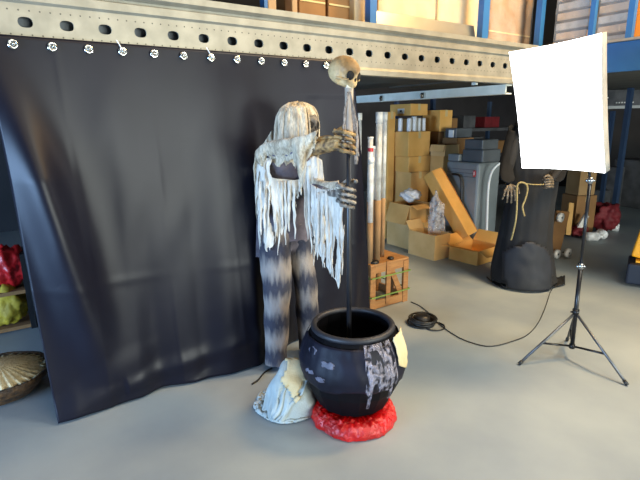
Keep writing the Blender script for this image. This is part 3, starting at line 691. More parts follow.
# ================================================================== SOFTBOX ON STAND
TL, TR, BR, BL = Dp(509, 52, 3.3), Dp(601.5, 33, 2.95), Dp(605, 173, 2.95), Dp(522, 168, 3.3)
mz = Zp(571, 352); MX, MY = 3.2, 1.56
t = thing('softbox_light', 'lit white softbox studio light on a black tripod stand', 'studio light', (MX, MY, 0))
nrm = (BL-TL).cross(TR-TL).normalized()
if nrm.dot(EYE-TL) < 0: nrm = -nrm
def face(u, v, off=0):
    p = TL.lerp(TR, u).lerp(BL.lerp(BR, u), v); return p + nrm*(off - .02*math.sin(PI*u)*math.sin(PI*v))
def edge_in(u, v):        # slightly pulled-in edges between the rod tips
    uu = .5+(u-.5)*(1-.035*math.sin(PI*v)); vv = .5+(v-.5)*(1-.02*math.sin(PI*u)); return uu, vv
bm = nb(); grid(bm, 16, 16, lambda u, v: face(*edge_in(u, v))); thicken(obj('diffuser', bm, 'soft', t, True), .003)
apex = V((3.33, 1.74, 1.72)); bm = nb()
def shell(u, v):
    u4 = u*4; i = int(u4) % 4; k = u4-int(u4); q = [(k, 0), (1, k), (1-k, 1), (0, 1-k)][i]; p = face(*edge_in(*q), off=-.004)
    c = apex + (p-(TL+TR+BL+BR)/4)*.12; v2 = v; cen = (TL+TR+BR+BL)/4; out = p - nrm*.11 + (p-cen).normalized()*.006
    return out.lerp(c, (v-.25)/.75) if v > .25 else p.lerp(out, v*4)
grid(bm, 48, 12, shell, wrap=True); thicken(obj('housing', bm, 'softside', t, True), .003)
bm = nb(); tube(bm, [apex, apex+(apex-face(.5, .5)).normalized()*.16], .045, 16); obj('lamp_head', bm, 'black', t, True)
tip = V((3.25, 1.60, 1.55)); foot = V((MX+.01, MY, .10))
P0, P1, P2, P3 = foot, foot.lerp(tip, .33), foot.lerp(tip, .36), tip
bm = nb(); tube(bm, [P0, foot.lerp(tip, .40)], .0145, 12); obj('lower_pole', bm, 'blackm', t, True)
bm = nb(); tube(bm, [foot.lerp(tip, .40), foot.lerp(tip, .8)], .0115, 12); tube(bm, [foot.lerp(tip, .8), apex], .009, 12); obj('upper_pole', bm, 'blackm', t, True)
for k in (.40, .80):
    c = foot.lerp(tip, k); bm = nb(); tube(bm, [c-V((0, 0, .02)), c+V((0, 0, .02))], .018, 12); tube(bm, [c, c-RT*.03], .009, 8); tube(bm, [c, c+RT*.028-FW*.01], .006, 8); obj('clamp_knob', bm, 'steel', t, True, 'shiny clamp knob')
hub = foot.lerp(tip, .175)
bm = nb(); tube(bm, [hub-V((0, 0, .02)), hub+V((0, 0, .02))], .022, 12); tube(bm, [hub, hub-RT*.035], .007, 8); obj('hub', bm, 'blackm', t, True)
bm = nb(); tube(bm, [foot-V((0, 0, .015)), foot+V((0, 0, .015))], .019, 12); obj('spreader', bm, 'blackm', t, True)
for q in ((519, 365), (627, 386), (567, 341)):
    e = Zp(*q); e.z = .009; u = (e-hub); bm = nb(); tube(bm, [hub+V((0, 0, -.005)), e], .009, 10); lg = obj('leg', bm, 'legm', t, True, 'bare metal tripod leg')
    bm = nb(); tube(bm, [e-u.normalized()*.03, e+u.normalized()*.002], .012, 10); obj('foot_cap', bm, 'black', lg, True)
    bm = nb(); mpt = hub.lerp(e, .60); tube(bm, [foot, mpt], .008, 8); obj('brace', bm, 'blackm', t, True, 'black flat brace')

# ================================================================== HOODED REAPER FIGURE
def reaper():
    b = Zp(525, 280); t = thing('reaper_figure', 'black robed skeleton figure holding a rope behind the softbox', 'halloween prop', b)
    ctr = lambda px, py, d=4.72: Dp(px, py, d)
    C = [(ctr(523, 287), .325, .24), (ctr(523, 266), .305, .23), (ctr(525, 240), .255, .20), (ctr(530, 205), .225, .18), (ctr(532, 180), .24, .18), (ctr(534, 150), .24, .17), (ctr(537, 128), .21, .15), (ctr(540, 116), .09, .09)]
    # body with arms reaching forward
    J = [(ctr(530, 200), (.15, .11)), (ctr(533, 150), (.15, .11)), (ctr(539, 118), .05), (ctr(541, 100), .08), (ctr(527, 250), .12), (ctr(524, 282), .12),
         (ctr(517, 135, 4.7), .06), (ctr(508, 170, 4.6), .045), (ctr(509.5, 186, 4.47), .026), (ctr(556, 135, 4.7), .06), (ctr(560, 168, 4.6), .045), (ctr(551, 180, 4.44), .026)]
    body = skin_mesh(J, [(0, 1), (1, 2), (2, 3), (0, 4), (4, 5), (1, 6), (6, 7), (7, 8), (1, 9), (9, 10), (10, 11)], 0, 2)
    bm = nb(); merge(bm, body, 0)
    # left hand hangs open with four long fingers, right hand closed on the rope
    w = ctr(510, 184, 4.46)
    ball(bm, ctr(510.5, 187.5, 4.44), .036, (1, .6, 1), None, 2, 1)
    for i, (x0, x1, y1) in enumerate(((505.0, 502.5, 198.5), (508, 507, 202), (511.2, 511.2, 202.5), (514.2, 515, 200))):
        finger_path(bm, [ctr(508+i*1.3, 186, 4.44), ctr(x0, 191, 4.42), ctr((x0+x1)/2, 195.5, 4.41), ctr(x1, y1, 4.43)], .0135, 1)
    finger_path(bm, [ctr(513, 186, 4.43), ctr(517.5, 188, 4.41), ctr(519, 193, 4.42)], .014, 1)
    rp = ctr(548, 184, 4.40); ball(bm, ctr(549.5, 180, 4.44), .034, (1, .7, 1), None, 2, 1)
    for i in range(4):
        y = 179.2+i*2.5; finger_path(bm, [ctr(552.5, y, 4.45), ctr(549, y, 4.38), ctr(545, y+.4, 4.385), ctr(543.6, y+.8, 4.42), ctr(546.5, y+1, 4.44)], .0135, 1)
    finger_path(bm, [ctr(551, 178, 4.44), ctr(548, 175.5, 4.40), ctr(544.5, 177, 4.39)], .014, 1)
    obj('body', bm, ['robe', 'darkbone'], t, True)
    def robe(u, v):
        i = v*(len(C)-1); a = min(int(i), len(C)-2); k = i-a; c = C[a][0].lerp(C[a+1][0], k); rx = C[a][1]+(C[a+1][1]-C[a][1])*k; ry = C[a][2]+(C[a+1][2]-C[a][2])*k; th = u*2*PI
        q = 1+(.10*nz(math.cos(th)*3, math.sin(th)*3, v*2.2)+.04*nz(math.cos(th)*9, math.sin(th)*9, v*3))*(1-.5*v)
        p = c + RT*math.cos(th)*rx*q + FW*math.sin(th)*ry*q
        p.z = max(.05 if v == 0 else .06, p.z + (.02*nz(th*2, 1) if v == 0 else 0)); return p
    bm = nb(); grid(bm, 72, 44, robe, wrap=True); thicken(obj('robe', bm, 'robe', t, True), .004)
    # a navy panel over the front of the skirt
    bm = nb(); grid(bm, 20, 20, lambda u, v: ctr(498+48*u+4*v*(u-.4), 236+46*v, 4.72) - FW*(.262*math.sqrt(max(0, 1-((u-.5)*1.75)**2))+.03*v-.005)+FW*.012*nz(u*6, v*5), skip=lambda u, v: ((u-.45)/.52)**2+((v-.6)/.62)**2 > .9+.12*nz(u*5, v*5))
    thicken(obj('skirt_panel', bm, 'navy', t, True, 'navy front panel of the robe'), .004)
    for sx, pts in ((0, [(514, 128, 4.72), (507, 160, 4.62), (507.5, 178, 4.5)]), (1, [(556, 128, 4.72), (562, 160, 4.62), (556, 177, 4.5)])):
        Q = spline([ctr(*p) for p in pts], 8)
        def sl_(u, v):
            i = v*(len(Q)-1); a = min(int(i), len(Q)-2); c = Q[a].lerp(Q[a+1], i-a); th = u*2*PI; r = .058+.022*v
            r *= 1+.14*nz(math.cos(th)*2.5, math.sin(th)*2.5, v*3+sx*5); return c + RT*math.cos(th)*r*.8 + (FW*.7+UPV*.5)*math.sin(th)*r
        bm = nb(); grid(bm, 26, 18, sl_, wrap=True); thicken(obj('sleeve', bm, 'robe2', t, True), .004)
    hc = ctr(541, 100); hp = [(0, .17), (.07, .155), (.125, .10), (.15, .02), (.155, -.07), (.17, -.16), (.23, -.24)]
    fd = math.radians(-70)
    def hood(u, v):
        th = u*2*PI; i = v*(len(hp)-1); a = min(int(i), len(hp)-2); k = i-a; r = hp[a][0]+(hp[a+1][0]-hp[a][0])*k; z = hp[a][1]+(hp[a+1][1]-hp[a][1])*k
        return hc + (RT*math.cos(th)+FW*math.sin(th))*r*(1+.06*nz(math.cos(th)*4, math.sin(th)*4, v*3)) + UPV*z
    bm = nb(); grid(bm, 44, 20, hood, wrap=True, skip=lambda u, v: .35 < v < .85 and abs(((u*2*PI-fd+PI) % (2*PI))-PI) < .6); thicken(obj('hood', bm, 'robe2', t, True), .004)
    fdv = (-FW*.94+RT*.34).normalized(); skull_parts(t, hc-FW*.02, .10, Matrix((fdv, UPV.cross(fdv), UPV)).transposed(), ('greybone', 'socket', 'teeth'), True)
    # round black tube foot frame
    f0 = Zp(523, 285); bm = nb(); pts = [f0+RT*a+FW*c+V((0, 0, .02)) for a, c in ((-.24, -.13), (.22, -.10), (.26, .22), (-.22, .24), (-.24, -.13))]
    tube(bm, pts, .014, 8); tube(bm, [f0+V((0, 0, .02)), f0+V((0, 0, .5))], .014, 8); tube(bm, [pts[0].lerp(pts[3], .5), pts[1].lerp(pts[2], .5)], .012, 8); obj('foot_frame', bm, 'black', t, True)
    # hem rags trailing on the floor
    bm = nb(); grid(bm, 14, 10, lambda u, v: Zp(552+13*u, 279+9*v-3*u, .012)+V((0, 0, .03*abs(nz(u*5, v*5))))); thicken(obj('hem_rag', bm, 'robe', t, True), .004)
    t2 = thing('rope', 'natural rope hanging from the hands of the black robed figure', 'rope', ctr(524, 190, 4.38))
    bm = nb(); P = spline([ctr(*p) for p in ((511, 240, 4.42), (513, 233, 4.40), (516, 218, 4.37), (517, 200, 4.37), (517, 187, 4.375), (520, 182.5, 4.37), (526, 184, 4.37), (527.5, 190, 4.37), (525, 200, 4.37), (522.5, 207, 4.37), (524.5, 216, 4.37))], 8); tube(bm, P, .008, 8)
    obj('strand', bm, 'rope', t2, True)
    bm = nb(); tube(bm, spline([ctr(526, 183.6, 4.37), ctr(535, 184.6, 4.375), ctr(544, 184.4, 4.36)], 6), .005, 6); obj('cord', bm, 'rope', t2, True)
reaper()

# ================================================================== CRATE AND TUBES
cx0, cx1, cy0, cy1 = 2.63, 3.09, 3.06, 3.46; chh = .43
t = thing('wooden_crate', 'raw pine slatted crate bound with green straps behind the curtain edge', 'crate', ((cx0+cx1)/2, (cy0+cy1)/2, 0))
bm = nb()
for k in range(4): box(bm, ((cx0+cx1)/2, cy0+.05+k*.101, chh-.011), (cx1-cx0, .096, .022))
obj('top_board', bm, 'woodx', t)
for x in (cx0+.03, cx1-.03):
    for y in (cy0+.012, cy1-.012): bm = nb(); box(bm, (x, y, chh/2-.012), (.06, .024, chh-.026)); obj('post', bm, 'wood', t)
for y in (cy0+.016, cy1-.016):
    bm = nb(); box(bm, ((cx0+cx1)/2, y, chh-.055), (cx1-cx0-.122, .02, .065)); obj('rail', bm, 'woodx', t)
    bm = nb(); box(bm, ((cx0+cx1)/2, y, .045), (cx1-cx0-.122, .02, .075)); obj('rail', bm, 'woodx', t)
    bm = nb(); box(bm, (cx0+.21, y-.012, .235), (.05, .018, .40)); obj('slat', bm, 'wood', t)
    bm = nb(); box(bm, (cx0+.32, y, .215), (.055, .014, .33), Matrix.Rotation(math.radians(-26), 3, 'Y')); obj('diagonal_slat', bm, 'wood', t)
for x in (cx0+.012, cx1-.012):
    bm = nb(); box(bm, (x, (cy0+cy1)/2, chh-.055), (.02, cy1-cy0-.05, .065)); box(bm, (x, (cy0+cy1)/2, .045), (.02, cy1-cy0-.05, .075)); box(bm, (x, (cy0+cy1)/2, .22), (.014, .05, .28)); obj('end_frame', bm, 'woodx', t)
for z in (.31, .13):
    bm = nb(); o = .004
    for (a, b) in (((cx0-o, cy0-.022), (cx1+o, cy0-.022)), ((cx1+o, cy0-.022), (cx1+o, cy1+o)), ((cx1+o, cy1+o), (cx0-o, cy1+o)), ((cx0-o, cy1+o), (cx0-o, cy0-.022))):
        c = ((a[0]+b[0])/2, (a[1]+b[1])/2, z); box(bm, c, (abs(b[0]-a[0])+.003, abs(b[1]-a[1])+.003, .012))
    obj('strap', bm, 'strap', t)
tubes = [(359, 113, 135, 3.30, .026, 'shortest back clear tube with white cap beside the staff', .06), (379.5, 112, 196, 3.16, .030, 'tallest clear tube with frosted white top standing on the crate', .09), (367.5, 137, 196, 3.13, .024, 'clear tube with white cap and red mark standing on the crate', .012),
         (385, 112, 196, 3.22, .022, 'rightmost slim clear tube standing on the crate', .07), (373.5, 146, 196, 3.20, .022, 'silver tube in the middle of the bundle on the crate', .03), (361.5, 158, 196, 3.12, .026, 'short frosted tube nearest the curtain edge on the crate', .05)]
for i, (px, y0, y1, Y, r, lab, cap) in enumerate(tubes):
    q = Yp(px, y0, Y); x = max(cx0+.035, min(cx1-.04, q.x)); zt = q.z; zb = chh+.001
    tt = thing('display_tube', 'clear tube' and lab, 'tube', (x, Y, zb), 'clear tubes on the crate')
    bm = nb(); zs = .98 if i != 5 else .80
    lathe(bm, [(r, zb), (r, zs)], (x, Y, 0), 16, close=True); obj('cardboard_sleeve', bm, 'sleeve', tt, True)
    bm = nb(); lathe(bm, [(r*.94, zs), (r*.94, zt-cap)], (x, Y, 0), 16, close=True); obj('clear_tube', bm, 'clear', tt, True)
    bm = nb(); tube(bm, [(x, Y, zs), (x, Y, zt-cap)], r*.35, 8); obj('inner_rod', bm, 'steel', tt, True)
    bm = nb(); lathe(bm, [(r*1.05, zt-cap), (r*1.05, zt)], (x, Y, 0), 16, close=True); obj('cap', bm, 'white', tt, True, 'white end cap')
    if i == 2: bm = nb(); lathe(bm, [(r*1.0, zt-.12), (r*1.0, zt-.09)], (x, Y, 0), 16); obj('red_band', bm, 'red', tt, True, 'red band')
# cardboard cradle around the bundle
for px, py, r, lab in ((374, 243, .05, 'black round puck lying on the crate top by the tubes'), (391, 241.5, .03, 'small black puck at the right end of the crate top')):
    q = Yp(px, py, 3.11); x = min(cx1-.06, max(cx0+.06, q.x)); bm = nb(); lathe(bm, [(r, chh+.001), (r, chh+.014), (r*.8, chh+.022), (r*.3, chh+.024)], (x, 3.11-.0, 0), 20, close=True); tag(obj('puck', bm, 'black', smooth=True), lab, 'disc')

# ================================================================== CARTONS
def carton_box(name, label, near, sx, sy, h, m_='kraft', z0=None, rz=0, tape=True, openb=False, flaps=(), group=None, labelpatch=False, cat='box'):
    """near = the bottom corner closest to the camera (low x, low y); sx along X, sy along Y"""
    n = V(near); z = n.z if z0 is None else z0
    t = thing(name, label, cat, (n.x+sx/2, n.y+sy/2, z), group)
    R = Matrix.Rotation(rz, 3, 'Z')
    def W(a, b, c): return V((n.x, n.y, z)) + R @ V((a, b, c))
    bm = nb(); th = .006
    if openb:
        for c, s in (((sx/2, th/2, h/2), (sx, th, h)), ((sx/2, sy-th/2, h/2), (sx, th, h)), ((th/2, sy/2, h/2), (th, sy-2*th, h)), ((sx-th/2, sy/2, h/2), (th, sy-2*th, h)), ((sx/2, sy/2, th/2), (sx-2*th, sy-2*th, th))): box(bm, W(*c), s, R)
    else: box(bm, W(sx/2, sy/2, h/2), (sx, sy, h), R, 0, .006)
    obj('carton', bm, m_, t)
    if tape and not openb:
        bm = nb(); box(bm, W(sx/2, -.001, h-.045), (.05, .002, .09), R); box(bm, W(sx/2, sy/2, h+.001), (.05, sy, .002), R); obj('tape_strip', bm, 'tape', t)
    for side, ang, ln in flaps:
        bm = nb(); a = math.radians(ang); c, s = math.cos(a)*ln, math.sin(a)*ln
        e = {'x-': ((0, 0, h), (0, sy, h), V((-c, 0, s))), 'x+': ((sx, 0, h), (sx, sy, h), V((c, 0, s))), 'y-': ((0, 0, h), (sx, 0, h), V((0, -c, s))), 'y+': ((0, sy, h), (sx, sy, h), V((0, c, s)))}[side]
        p, q, d = W(*e[0]), W(*e[1]), R @ e[2]
        grid(bm, 1, 1, lambda u, v: p.lerp(q, .02+.96*u)+d*v+V((0, 0, .002))); thicken(obj('flap', bm, m_, t), .005)
    if labelpatch:
        bm = nb(); box(bm, W(-.002, sy*.45, h*.4), (.003, sy*.32, h*.42), R); box(bm, W(-.004, sy*.45, h*.4), (.002, sy*.09, h*.16), R, 1); obj('shipping_label', bm, ['paper', 'black'], t, False, 'white paper label with a dark mark')
    return t
bA = Zp(434, 261); carton_box('cardboard_box', 'open-topped kraft box on the floor in front of the leaning carton', bA, .27, .44, .31, 'kraft3', 0, 0, openb=True, flaps=(('y+', 60, .12),))
bB = Zp(412, 247); carton_box('cardboard_box', 'closed kraft box on the floor behind the open-topped one', (4.42, 4.36, 0), .42, .46, .34, 'kraft3', 0)
carton_box('cardboard_box', 'open kraft box with a hanging front flap, on top of the back floor box', (4.44, 4.40, .342), .40, .40, .24, 'kraft', None, openb=True, flaps=(('x-', -72, .26), ('y-', -20, .12)))
# column of cartons at the back
CXc, CYc = 4.62, 5.05
def at_d(px, py, d): return Dp(px, py, d)
z = 0
def stack_z(py, d=6.45): return max(0, Dp(410, py, d).z)
carton_box('cardboard_box', 'wide kraft box low in the rear stack, behind the open flapped box', (4.75, 4.75, 0), .62, .62, .52, 'kraftd', 0)
za = .522; z1 = stack_z(186); 
carton_box('cardboard_box', 'kraft box in the rear stack just above its lowest box', (4.78, 4.75, za), .36, .52, z1-za+.16, 'kraft', None)
z2 = z1+.162
carton_box('cardboard_box', 'flat kraft box with wide tape under the big golden box', (4.76, 4.78, z2), .42, .50, stack_z(158)-z2, 'kraft2', None)
carton_box('cardboard_box', 'kraft box to the right of the flat taped box in the rear stack', (5.19, 4.55, .522), .27, .34, stack_z(157)-.522, 'kraft', None)
z3 = stack_z(158)+.002; z4 = stack_z(132)
carton_box('cardboard_box', 'big golden kraft box under the row of white cups', (4.74, 4.78, z3), .42, .56, z4-z3, 'kraft2', None)
carton_box('cardboard_box', 'small open kraft carton to the right of the big golden box', (5.18, 4.52, z3), .29, .26, .15, 'kraft3', None, openb=True, flaps=(('x-', -70, .10),))
for i in range(7):
    a = 396.5+i*5.1; q = Dp(a, 133, 6.35 if i < 4 else 6.42); r = .033 if i != 4 else .040; h = .18 if i != 4 else .20
    x, y = 4.80+.008*i+.0, 5.20-.0
    u = i/6; x = 4.785+.30*max(0, (u-.45)/.55); y = 5.27-.42*min(1, u/.5) + (.0 if u < .5 else 0)
    bm = nb(); lathe(bm, [(r*.8, z4+.002), (r, z4+.01), (r, z4+h*.9), (r*.8, z4+h)], (x, y, 0), 14, close=True)
    tag(obj('white_bottle', bm, 'white', smooth=True), ['leftmost white bottle on the big golden box', 'second white bottle from the left on the big golden box', 'third white bottle from the left on the big golden box', 'fourth white bottle from the left on the big golden box', 'largest white bottle in the row on the big golden box', 'second white bottle from the right on the big golden box', 'rightmost white bottle on the big golden box'][i], 'bottle', 'white bottles on the big golden box')
zt = z4+.235
carton_box('cardboard_box', 'kraft box with white paper label at the top of the rear stack', (4.98, 5.0, zt-.02), .34, .42, .16, 'kraft2', None, labelpatch=True)
carton_box('cardboard_box', 'plain box holding up the labelled box behind the white bottles', (4.98, 5.02, z4+.002), .30, .42, .17, 'kraft', None)
q = Dp(388.5, 112, 6.75)
carton_box('cardboard_box', 'tall narrow kraft box standing behind the left of the rear stack', (q.x, q.y, .0), .13, .12, q.z, 'kraft2', 0)
carton_box('cardboard_box', 'tall golden carton standing right of the labelled box at the back', (5.42, 4.85, 1.50), .26, .34, .30, 'kraft2', None)
carton_box('cardboard_box', 'dark brown box under the tall golden carton at the back', (5.42, 4.86, .002), .28, .36, 1.49, 'kraftd', None)
# long leaning carton
def leaning():
    b = Zp(470, 233); b.z = .0; b = Dp(468, 236, 5.95); t1 = Dp(432, 172, 6.25)
    b.z = max(.06, b.z); ax = (t1-b); L = ax.length; ax.normalize()
    t = thing('long_carton', 'long tan carton leaning against the grey cabinet', 'box', V((b.x, b.y, 0)))
    side = (RT - ax*RT.dot(ax)).normalized(); nn = ax.cross(side).normalized()
    if nn.dot(FW) > 0: nn = -nn
    R = Matrix((side, -nn, ax)).transposed(); R = R @ Matrix.Rotation(math.radians(35), 3, 'Z')
    c = (b+t1)/2
    bm = nb(); box(bm, c, (.21, .17, L), R, 0, .006); obj('carton', bm, 'kraft2', t)
    bm = nb(); box(bm, c + R @ V((.104, -.08, 0)), (.012, .02, L-.02), R); obj('edge_strip', bm, 'orange', t, False, 'orange edge strip')
leaning()
# front open box
bC = Zp(477, 266); carton_box('cardboard_box', 'open kraft box with spread flaps on the floor left of the robed figure', bC, .48, .40, .17, 'kraft2', 0, math.radians(4), openb=True, flaps=(('x-', 12, .17), ('y-', -25, .13), ('x+', 50, .16), ('y+', 40, .15)))
# crumpled clear plastic
def crumple(c, r, sc, m_, lab, seed, cat='plastic sheet', nm='plastic_sheet'):
    bm = nb(); ball(bm, (0, 0, 0), r, sc, lambda d: 1+.45*nz(d.x*1.9+seed, d.y*1.9, d.z*1.9)+.30*abs(nz(d.x*3.6, d.y*3.6+seed, d.z*3.6)), 4)
    lo = min(v.co.z for v in bm.verts); bmesh.ops.translate(bm, verts=bm.verts, vec=V((c[0], c[1], c[2]-lo)))
    return tag(obj(nm, bm, m_, smooth=True), lab, cat)
crumple((4.66, 4.62, .585), .11, (1.1, 1.0, .7), 'film', 'white crumpled plastic film in the open flapped box', 1)
q = Dp(436, 236, 5.9); crumple((q.x+.02, q.y+.02, .002), .14, (.6, .7, 2.4), 'bubble', 'clear crumpled bubble wrap standing between open box and leaning carton', 4)
q = Zp(452, 250); crumple((q.x-.06, q.y+.0, .002), .12, (.8, 1.0, .9), 'bubble', 'clear bubble wrap on the floor left of the spread-flap box', 8)
# grey cabinet with rack unit on top
def cabinet():
    n = Dp(473, 222, 6.05); n.z = 0; x0, y0 = n.x-.02, n.y-.05
    t = thing('grey_cabinet', 'grey plastic cabinet with red badge behind the leaning carton', 'cabinet', (x0+.2, y0+.3, 0))
    h = Dp(470, 163, 6.05).z
    bm = nb(); box(bm, (x0+.22, y0+.26, h/2), (.44, .52, h), None, 0, .03); obj('body', bm, 'grey', t)
    bm = nb()
    for k in range(3): box(bm, (x0-.004, y0+.26, h-.09-.045*k), (.008, .44, .006))
    obj('groove', bm, 'greyd', t)
    bm = nb(); ball(bm, (x0-.004, y0+.06, h-.13), .045, (.15, .55, 1), None, 3); obj('badge', bm, 'red', t, True, 'red oval badge')
    bm = nb(); box(bm, (x0-.004, y0+.06, h-.13), (.016, .012, .045)); obj('badge_mark', bm, 'white', t)
    bm = nb(); tube(bm, spline([(x0-.03, y0+.40, h-.16), (x0-.05, y0+.24, h-.19), (x0-.05, y0+.20, h-.45), (x0-.03, y0+.20, h-.6)], 6), .012, 8); obj('handle', bm, 'black', t, True)
    z = h+.002
    t = thing('grey_bin', 'dark grey stepped case standing on the grey cabinet', 'bin', (x0+.2, y0+.2, z))
    z5 = Dp(462, 140, 6.05).z
    bm = nb(); box(bm, (x0+.24, y0+.16, z+(z5-z)*.28), (.36, .32, (z5-z)*.56), None, 0, .015); obj('case', bm, 'greyd', t)
    bm = nb(); box(bm, (x0+.24, y0+.17, z+(z5-z)*.78), (.32, .28, (z5-z)*.44), None, 0, .012); obj('lid', bm, 'greyd', t)
    t = thing('grey_box', 'small light grey box on the left of the grey cabinet top', 'box', (x0+.1, y0+.44, z))
    bm = nb(); box(bm, (x0+.08, y0+.42, z+.045), (.14, .18, .09), None, 0, .01); obj('case', bm, 'grey', t)
    return x0, y0, h
cabX, cabY, cabH = cabinet()
# dark goods on a shelf behind
def back_shelf():
    t = thing('storage_rack', 'dark steel shelving with goods in the gloom behind the cartons', 'shelf', (6.9, 5.6, 0))
    for x in (5.75, 8.2):
        for y in (5.3, 6.1): bm = nb(); box(bm, (x, y, 1.0), (.06, .06, 2.0)); obj('upright', bm, 'blued', t)
    for z in (.5, 1.05, 1.5): bm = nb(); box(bm, (6.97, 5.7, z), (2.5, .86, .05)); obj('shelf_board', bm, 'dim', t)
back_shelf()
for i, (x, z, w, h, m_, lab) in enumerate(((5.95, 1.53, .26, .12, 'dim', 'dim grey carton at the left end of the top back shelf'), (6.3, 1.53, .2, .16, 'kraftd', 'dim brown carton on the top back shelf beside the grey one'), (6.7, 1.53, .3, .2, 'dim', 'broad dim carton in the middle of the top back shelf'), (7.3, 1.53, .4, .18, 'redd', 'dim reddish carton at the right of the top back shelf'),
                                     (6.2, 1.08, .35, .28, 'kraftd', 'dim brown carton on the middle back shelf above the cabinet'), (6.9, 1.08, .4, .3, 'dim', 'dim grey carton on the middle back shelf'), (7.6, 1.08, .3, .22, 'kraftd', 'dim brown carton at the right of the middle back shelf'))):
    bm = nb(); box(bm, (x, 5.5, z+h/2), (w, .3, h), None, 0, .008); tag(obj('storage_box', bm, m_), lab, 'box')
t = thing('dark_machine', 'dark grey device with pale panel on the box stack by the tall golden carton', 'device', (5.6, 4.55, 1.25))
bm = nb(); z7 = Dp(448, 137, 6.75).z; q = Dp(448, 137, 6.9); box(bm, (q.x+.22, q.y, z7+.05), (.34, .2, .13), None, 0, .01); obj('case', bm, 'greyd', t)
bm = nb(); box(bm, (q.x+.04, q.y-.02, z7+.04), (.02, .08, .10)); obj('panel', bm, 'white', t, False, 'pale end panel')
t['label'] = 'dark grey device with a pale end panel right of the white bottles'
bm = nb(); box(bm, (q.x+.24, q.y+.02, z7/2-.01), (.36, .26, z7-.022)); tag(obj('cardboard_box', bm, 'kraftd'), 'tall brown carton under the dark grey device', 'box')
# white curved handle
t = thing('hand_truck', 'hand truck with a bent pale handle behind the robed figure', 'hand truck', Zp(489, 240))
d_ = 5.95; P = [Dp(*p, d_) for p in ((486.5, 236), (487, 222), (488, 195), (489.5, 180), (493, 170), (500, 163))]
bm = nb(); tube(bm, spline(P, 8), .014, 10); obj('handle', bm, 'white', t, True, 'pale bent handle')
bm = nb(); q = P[0]; box(bm, (q.x+.15, q.y-.02, .04), (.26, .20, .03)); box(bm, (q.x+.01, q.y, .15), (.04, .04, .24)); obj('base', bm, 'black', t)
for sy in (-.1, .1): bm = nb(); torus(bm, (q.x-.02, q.y+sy-.02, .07), .048, .02, V((0, 1, 0)), 18, 8); obj('wheel', bm, 'black', t, True)

# ================================================================== GOODS RIGHT OF THE ROBED FIGURE
def dolly():
    q = Zp(562, 258); t = thing('furniture_dolly', 'upended brown dolly with white caster wheels right of the robed figure', 'dolly', q)
    R = Matrix((RT, FW, UPV)).transposed(); c = Dp(557.5, 234, q.dot(FW)+.05)
    bm = nb(); box(bm, (c.x, c.y, .30), (.16, .035, .56), R @ Matrix.Rotation(.12, 3, 'Y'), 0, .006); obj('board', bm, 'kraftd', t)
    for px, py in ((560.5, 217.5), (557, 254), (568, 253)):
        p = Dp(px, py, q.dot(FW)-.04); p.z = max(p.z, .06); bm = nb(); ax = (RT*.55-FW*.8).normalized()
        tube(bm, [p-ax*.018, p+ax*.018], .056, 20); w = obj('caster_wheel', bm, 'white', t, True, 'white caster wheel')
        bm = nb(); tube(bm, [p-ax*.02, p+ax*.02], .014, 10); tube(bm, [p-ax*.02, c.lerp(p, .55)+V((0, 0, p.z*.45-c.z*.45+0))], .008, 6); obj('axle', bm, 'black', w)
dolly()
def fd(px, py): return Zp(px, py).dot(FW)
q = Zp(573, 236); d1 = q.dot(FW)+.12
carton_box('cardboard_box', 'tan cardboard box right of the dolly, lower of the pair', (q.x, q.y, 0), .34, .30, Dp(578, 195, d1).z, 'kraftd', 0, math.radians(-20))
carton_box('cardboard_box', 'tan cardboard box on top of the one beside the dolly', (q.x+.05, q.y+.02, Dp(578, 195, d1).z+.002), .28, .26, Dp(583, 168, d1+.1).z-Dp(578, 195, d1).z, 'kraftm', None, math.radians(-20))
q = Zp(571.5, 236); bm = nb(); tube(bm, [Dp(567.5, 235, d1-.3), Dp(571, 203, d1-.2)], .045, 4); 
tag(obj('leaning_board', bm, 'kraft'), 'narrow brown board leaning on the tan boxes', 'board')
q = Zp(577, 237); crumple((q.x, q.y, .002), .115, (1.2, 1, .7), 'redd', 'crumpled dark red cloth on the floor at the foot of the tan boxes', 11, 'cloth', 'red_cloth')
q = Dp(582, 226, d1-.25); R = Matrix((RT, FW, UPV)).transposed() @ Matrix.Rotation(math.radians(25), 3, 'Y')
bm = nb(); box(bm, q+V((0, 0, .06)), (.07, .05, .22), R, 0, .01); tag(obj('white_carton', bm, 'paper'), 'small white carton leaning on the dark red cloth', 'box')
q = Zp(600, 236); crumple((q.x+.32, q.y+.10, .002), .19, (1.1, .9, 1.0), 'redd', 'dark maroon sack behind the plastic bottles under the rack', 13, 'sack', 'dark_sack')
for i, (px, py, lab) in enumerate(((593, 241, 'clear plastic jug lying nearest the softbox stand'), (601, 238, 'clear plastic jug lying second from the softbox stand'), (611, 231, 'clear plastic jug lying farthest right by the blue post'))):
    q = Zp(px, py); t = thing('plastic_jug', lab, 'jug', q, 'clear plastic jugs on the floor'); bm = nb()
    a = RT*math.cos(i*1.3)+FW*math.sin(i*1.3); c = q+V((0, 0, .066)); tube(bm, [c-a*.10, c-a*.09, c+a*.05, c+a*.09], [.05, .062, .062, .03], 14); obj('jug_body', bm, 'film', t, True)
    bm = nb(); tube(bm, [c+a*.09, c+a*.12], .022, 12); obj('cap', bm, 'white', t, True)
q = Zp(612, 226); t = thing('rack_upright', 'slender dark blue rack upright standing on the floor right of the clear jugs', 'rack post', q)
bm = nb(); box(bm, (q.x, q.y, 1.05), (.09, .06, 2.09)); obj('post', bm, 'blued', t)
bm = nb(); box(bm, (q.x, q.y, .006), (.16, .14, .012)); obj('foot_plate', bm, 'blued', t)
q2 = Dp(622, 108, 8.0)
t = thing('far_shelf_beam', 'pale shelf edge with small dots crossing the dark rack bay at the far right', 'shelf beam', q2)
